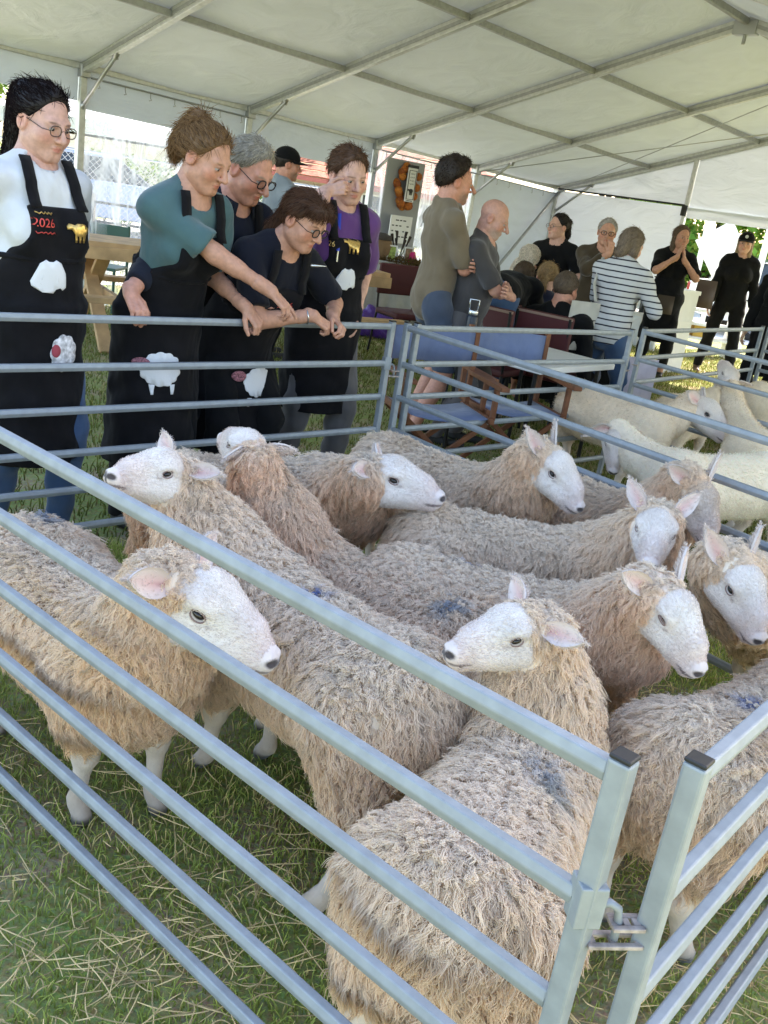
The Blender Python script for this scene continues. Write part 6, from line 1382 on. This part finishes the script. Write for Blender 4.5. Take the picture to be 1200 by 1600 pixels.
# white tent outside
wt = np.array([-8.9, 27.0, 0]); we_ = empty('white_tent', wt, 'white pointed tent outside, seen through the clear window', 'tent'); M_TF = fabric('outer_tent_fabric', (.80, .80, .80), .2)
b = MB(); rf = [wt+np.array([x, y, 2.2]) for x, y in ((-2.6, -2.6), (2.6, -2.6), (2.6, 2.6), (-2.6, 2.6))]; ap_ = wt+UP*3.9; G = [[c_*(1-t)**1.0+ap_*t-UP*.35*sin(pi*t) for c_ in rf+[rf[0]]] for t in np.linspace(0, 1, 8)]; b.sheet(G); b.build('roof', M_TF, we_, True)
b = MB(); b.sheet([[c_ for c_ in rf+[rf[0]]], [c_-UP*.35 for c_ in rf+[rf[0]]]]); b.build('valance', M_TF, we_)
for c_ in rf: b = MB(); b.tube([c_*(1, 1, 0), c_], .04, 8); b.build('pole', M_ALU, we_)
b = MB(); b.sheet([[rf[3], rf[2]], [rf[3]*(1, 1, 0), rf[2]*(1, 1, 0)]]); b.build('back_wall', M_TF, we_)
# cars
def car(label, c, heading, col, glass=(.04, .05, .06)):
    X = nrm((cos(heading), sin(heading), 0)); Y = np.array([-X[1], X[0], 0]); c = np.array([*c, 0.]); e = empty('parked_car', c, label, 'car'); pm = mat('car_paint_%d' % int(col[2]*100), col, rough=.25, spec=.5, coat=.6); gm_ = mat('car_glass', glass, rough=.08)
    prof = [(-2.05, .30), (-2.08, .62), (-2.0, .90), (-1.35, .98), (-1.3, .98), (1.05, .98), (1.9, .82), (2.1, .62), (2.08, .30)]
    def loft(prof, w, tw, name, m, z0=None):
        V = []; 
        for s in (-1, 1):
            for x, z in prof: ww_ = w-(tw*max(0, z-.6)); V.append(c+X*x+Y*s*ww_+UP*z)
        n = len(prof); b = MB(); b.add(V, [tuple(range(n-1, -1, -1)), tuple(range(n, 2*n))]+[(i, (i+1) % n, n+(i+1) % n, n+i) for i in range(n)]); return b.build(name, m, e, bev=.05)
    loft(prof, .86, .06, 'body', pm); loft([(-1.75, .95), (-1.25, 1.42), (-.9, 1.48), (.2, 1.46), (.95, .97)], .80, .28, 'cabin', gm_); loft([(-1.3, 1.40), (-.9, 1.47), (.2, 1.45), (.30, 1.40)], .66, .05, 'roof', pm)
    for x in (-1.3, 1.3):
        for s in (-1, 1):
            q = c+X*x+Y*s*.80+UP*.32; b = MB(); b.lathe(q, [(.20, -.10), (.31, -.10), (.32, -.05), (.32, .05), (.31, .10), (.20, .10)], 24, (X, UP, Y*s)); w_ = b.build('wheel', mat('tyre', (.02, .02, .02), rough=.9), e, True); b = MB(); b.lathe(q, [(.02, .085), (.19, .085), (.20, .11), (.06, .10), (.02, .115)], 20, (X, UP, Y*s)); b.build('rim', M_SILV, w_, True)
    for s in (-1, 1):
        b = MB(); b.box(c+X*2.06+Y*s*.6+UP*.66, (.06, .34, .14), (X, Y, UP)); b.build('headlight', M_WPL, e, bev=.02); b = MB(); b.box(c-X*2.04+Y*s*.65+UP*.75, (.06, .26, .16), (X, Y, UP)); b.build('tail_light', mat('red_lens', (.4, .02, .02), rough=.2), e, bev=.02)
    return e
car('pale blue car parked beyond the chain link fence', (-6.6, 19.6), radians(20), (.28, .36, .52)); car('white car with a dark wheel at the picture edge beyond the doorway', (7.4, 18.9), radians(8), (.72, .72, .71))
# post and rail fence, chain link fence
def rail_fence(label, p0, p1, n):
    p0 = np.array([*p0, 0.]); p1 = np.array([*p1, 0.]); e = empty('rail_fence', (p0+p1)/2, label, 'fence'); m = mat('dark_weathered_rail', (.06, .06, .062), rough=.8, noise=(20, .3))
    for i in range(n+1):
        q = p0+(p1-p0)*i/n; b = MB(); b.box(q+UP*.48, (.10, .10, .96)); b.build('post', m, e, bev=.006)
    for z in (.30, .58, .84):
        for i in range(n): a = p0+(p1-p0)*i/n; c = p0+(p1-p0)*(i+1)/n; b = MB(); b.bar(a+UP*z, c+UP*z, .035, .035); b.build('rail', m, e)
rail_fence('dark post and rail fence outside the clear window', (-9.5, 12.6), (-1.6, 14.4), 5)
p0, p1 = np.array([-12, 16.6, 0.]), np.array([-1.5, 18.6, 0.]); cf = empty('chain_link_fence', (p0+p1)/2, 'grey chain link fence in front of the parked pale blue car', 'fence'); d_ = nrm(p1-p0); L_ = np.linalg.norm(p1-p0)
for i in range(6): b = MB(); b.tube([p0+(p1-p0)*i/5, p0+(p1-p0)*i/5+UP*1.5], .03, 8); b.build('post', M_STEEL, cf)
b = MB(); b.tube([p0+UP*1.48, p1+UP*1.48], .02, 6); b.build('top_rail', M_STEEL, cf)
b = MB(); st = .11
for k in range(int(L_/st)):
    for s in (-1, 1):
        a = p0+d_*k*st+UP*.05; e_ = a+d_*s*1.4+UP*1.4; f_ = (e_-p0)@d_
        if 0 <= f_ <= L_: b.tube([a, e_], .006, 3, False)
o = b.build('wire_mesh', M_STEEL, cf); o['kind'] = 'stuff'
# white notice board on posts outside the doorway
sg = at_y(1128, 388, 17.0); se2 = empty('notice_sign', sg*(1, 1, 0), 'blank white square sign tilted on a post outside the doorway', 'sign'); q = sg; a = radians(38); rx = np.array([cos(a), 0, sin(a)]); uz = np.array([-sin(a), 0, cos(a)])
b = MB(); b.box(q, (.68, .03, .68), (rx, np.array([0, 1, 0]), uz)); b.build('panel', M_WPL, se2); b = MB(); b.box(np.array([q[0], q[1]+.06, q[2]/2]), (.07, .07, q[2])); b.build('post', M_WPL, se2)
for x, lab in ((1095, 'white post outside the doorway between the two women in black'), (1192, 'white post outside the doorway at the picture edge')):
    q = at_y(x, 400, 15.9); b = MB(); b.box(np.array([q[0], q[1], 1.0]), (.09, .09, 2.0)); tag(b.build('white_post', M_WPL, bev=.01), lab, 'post')
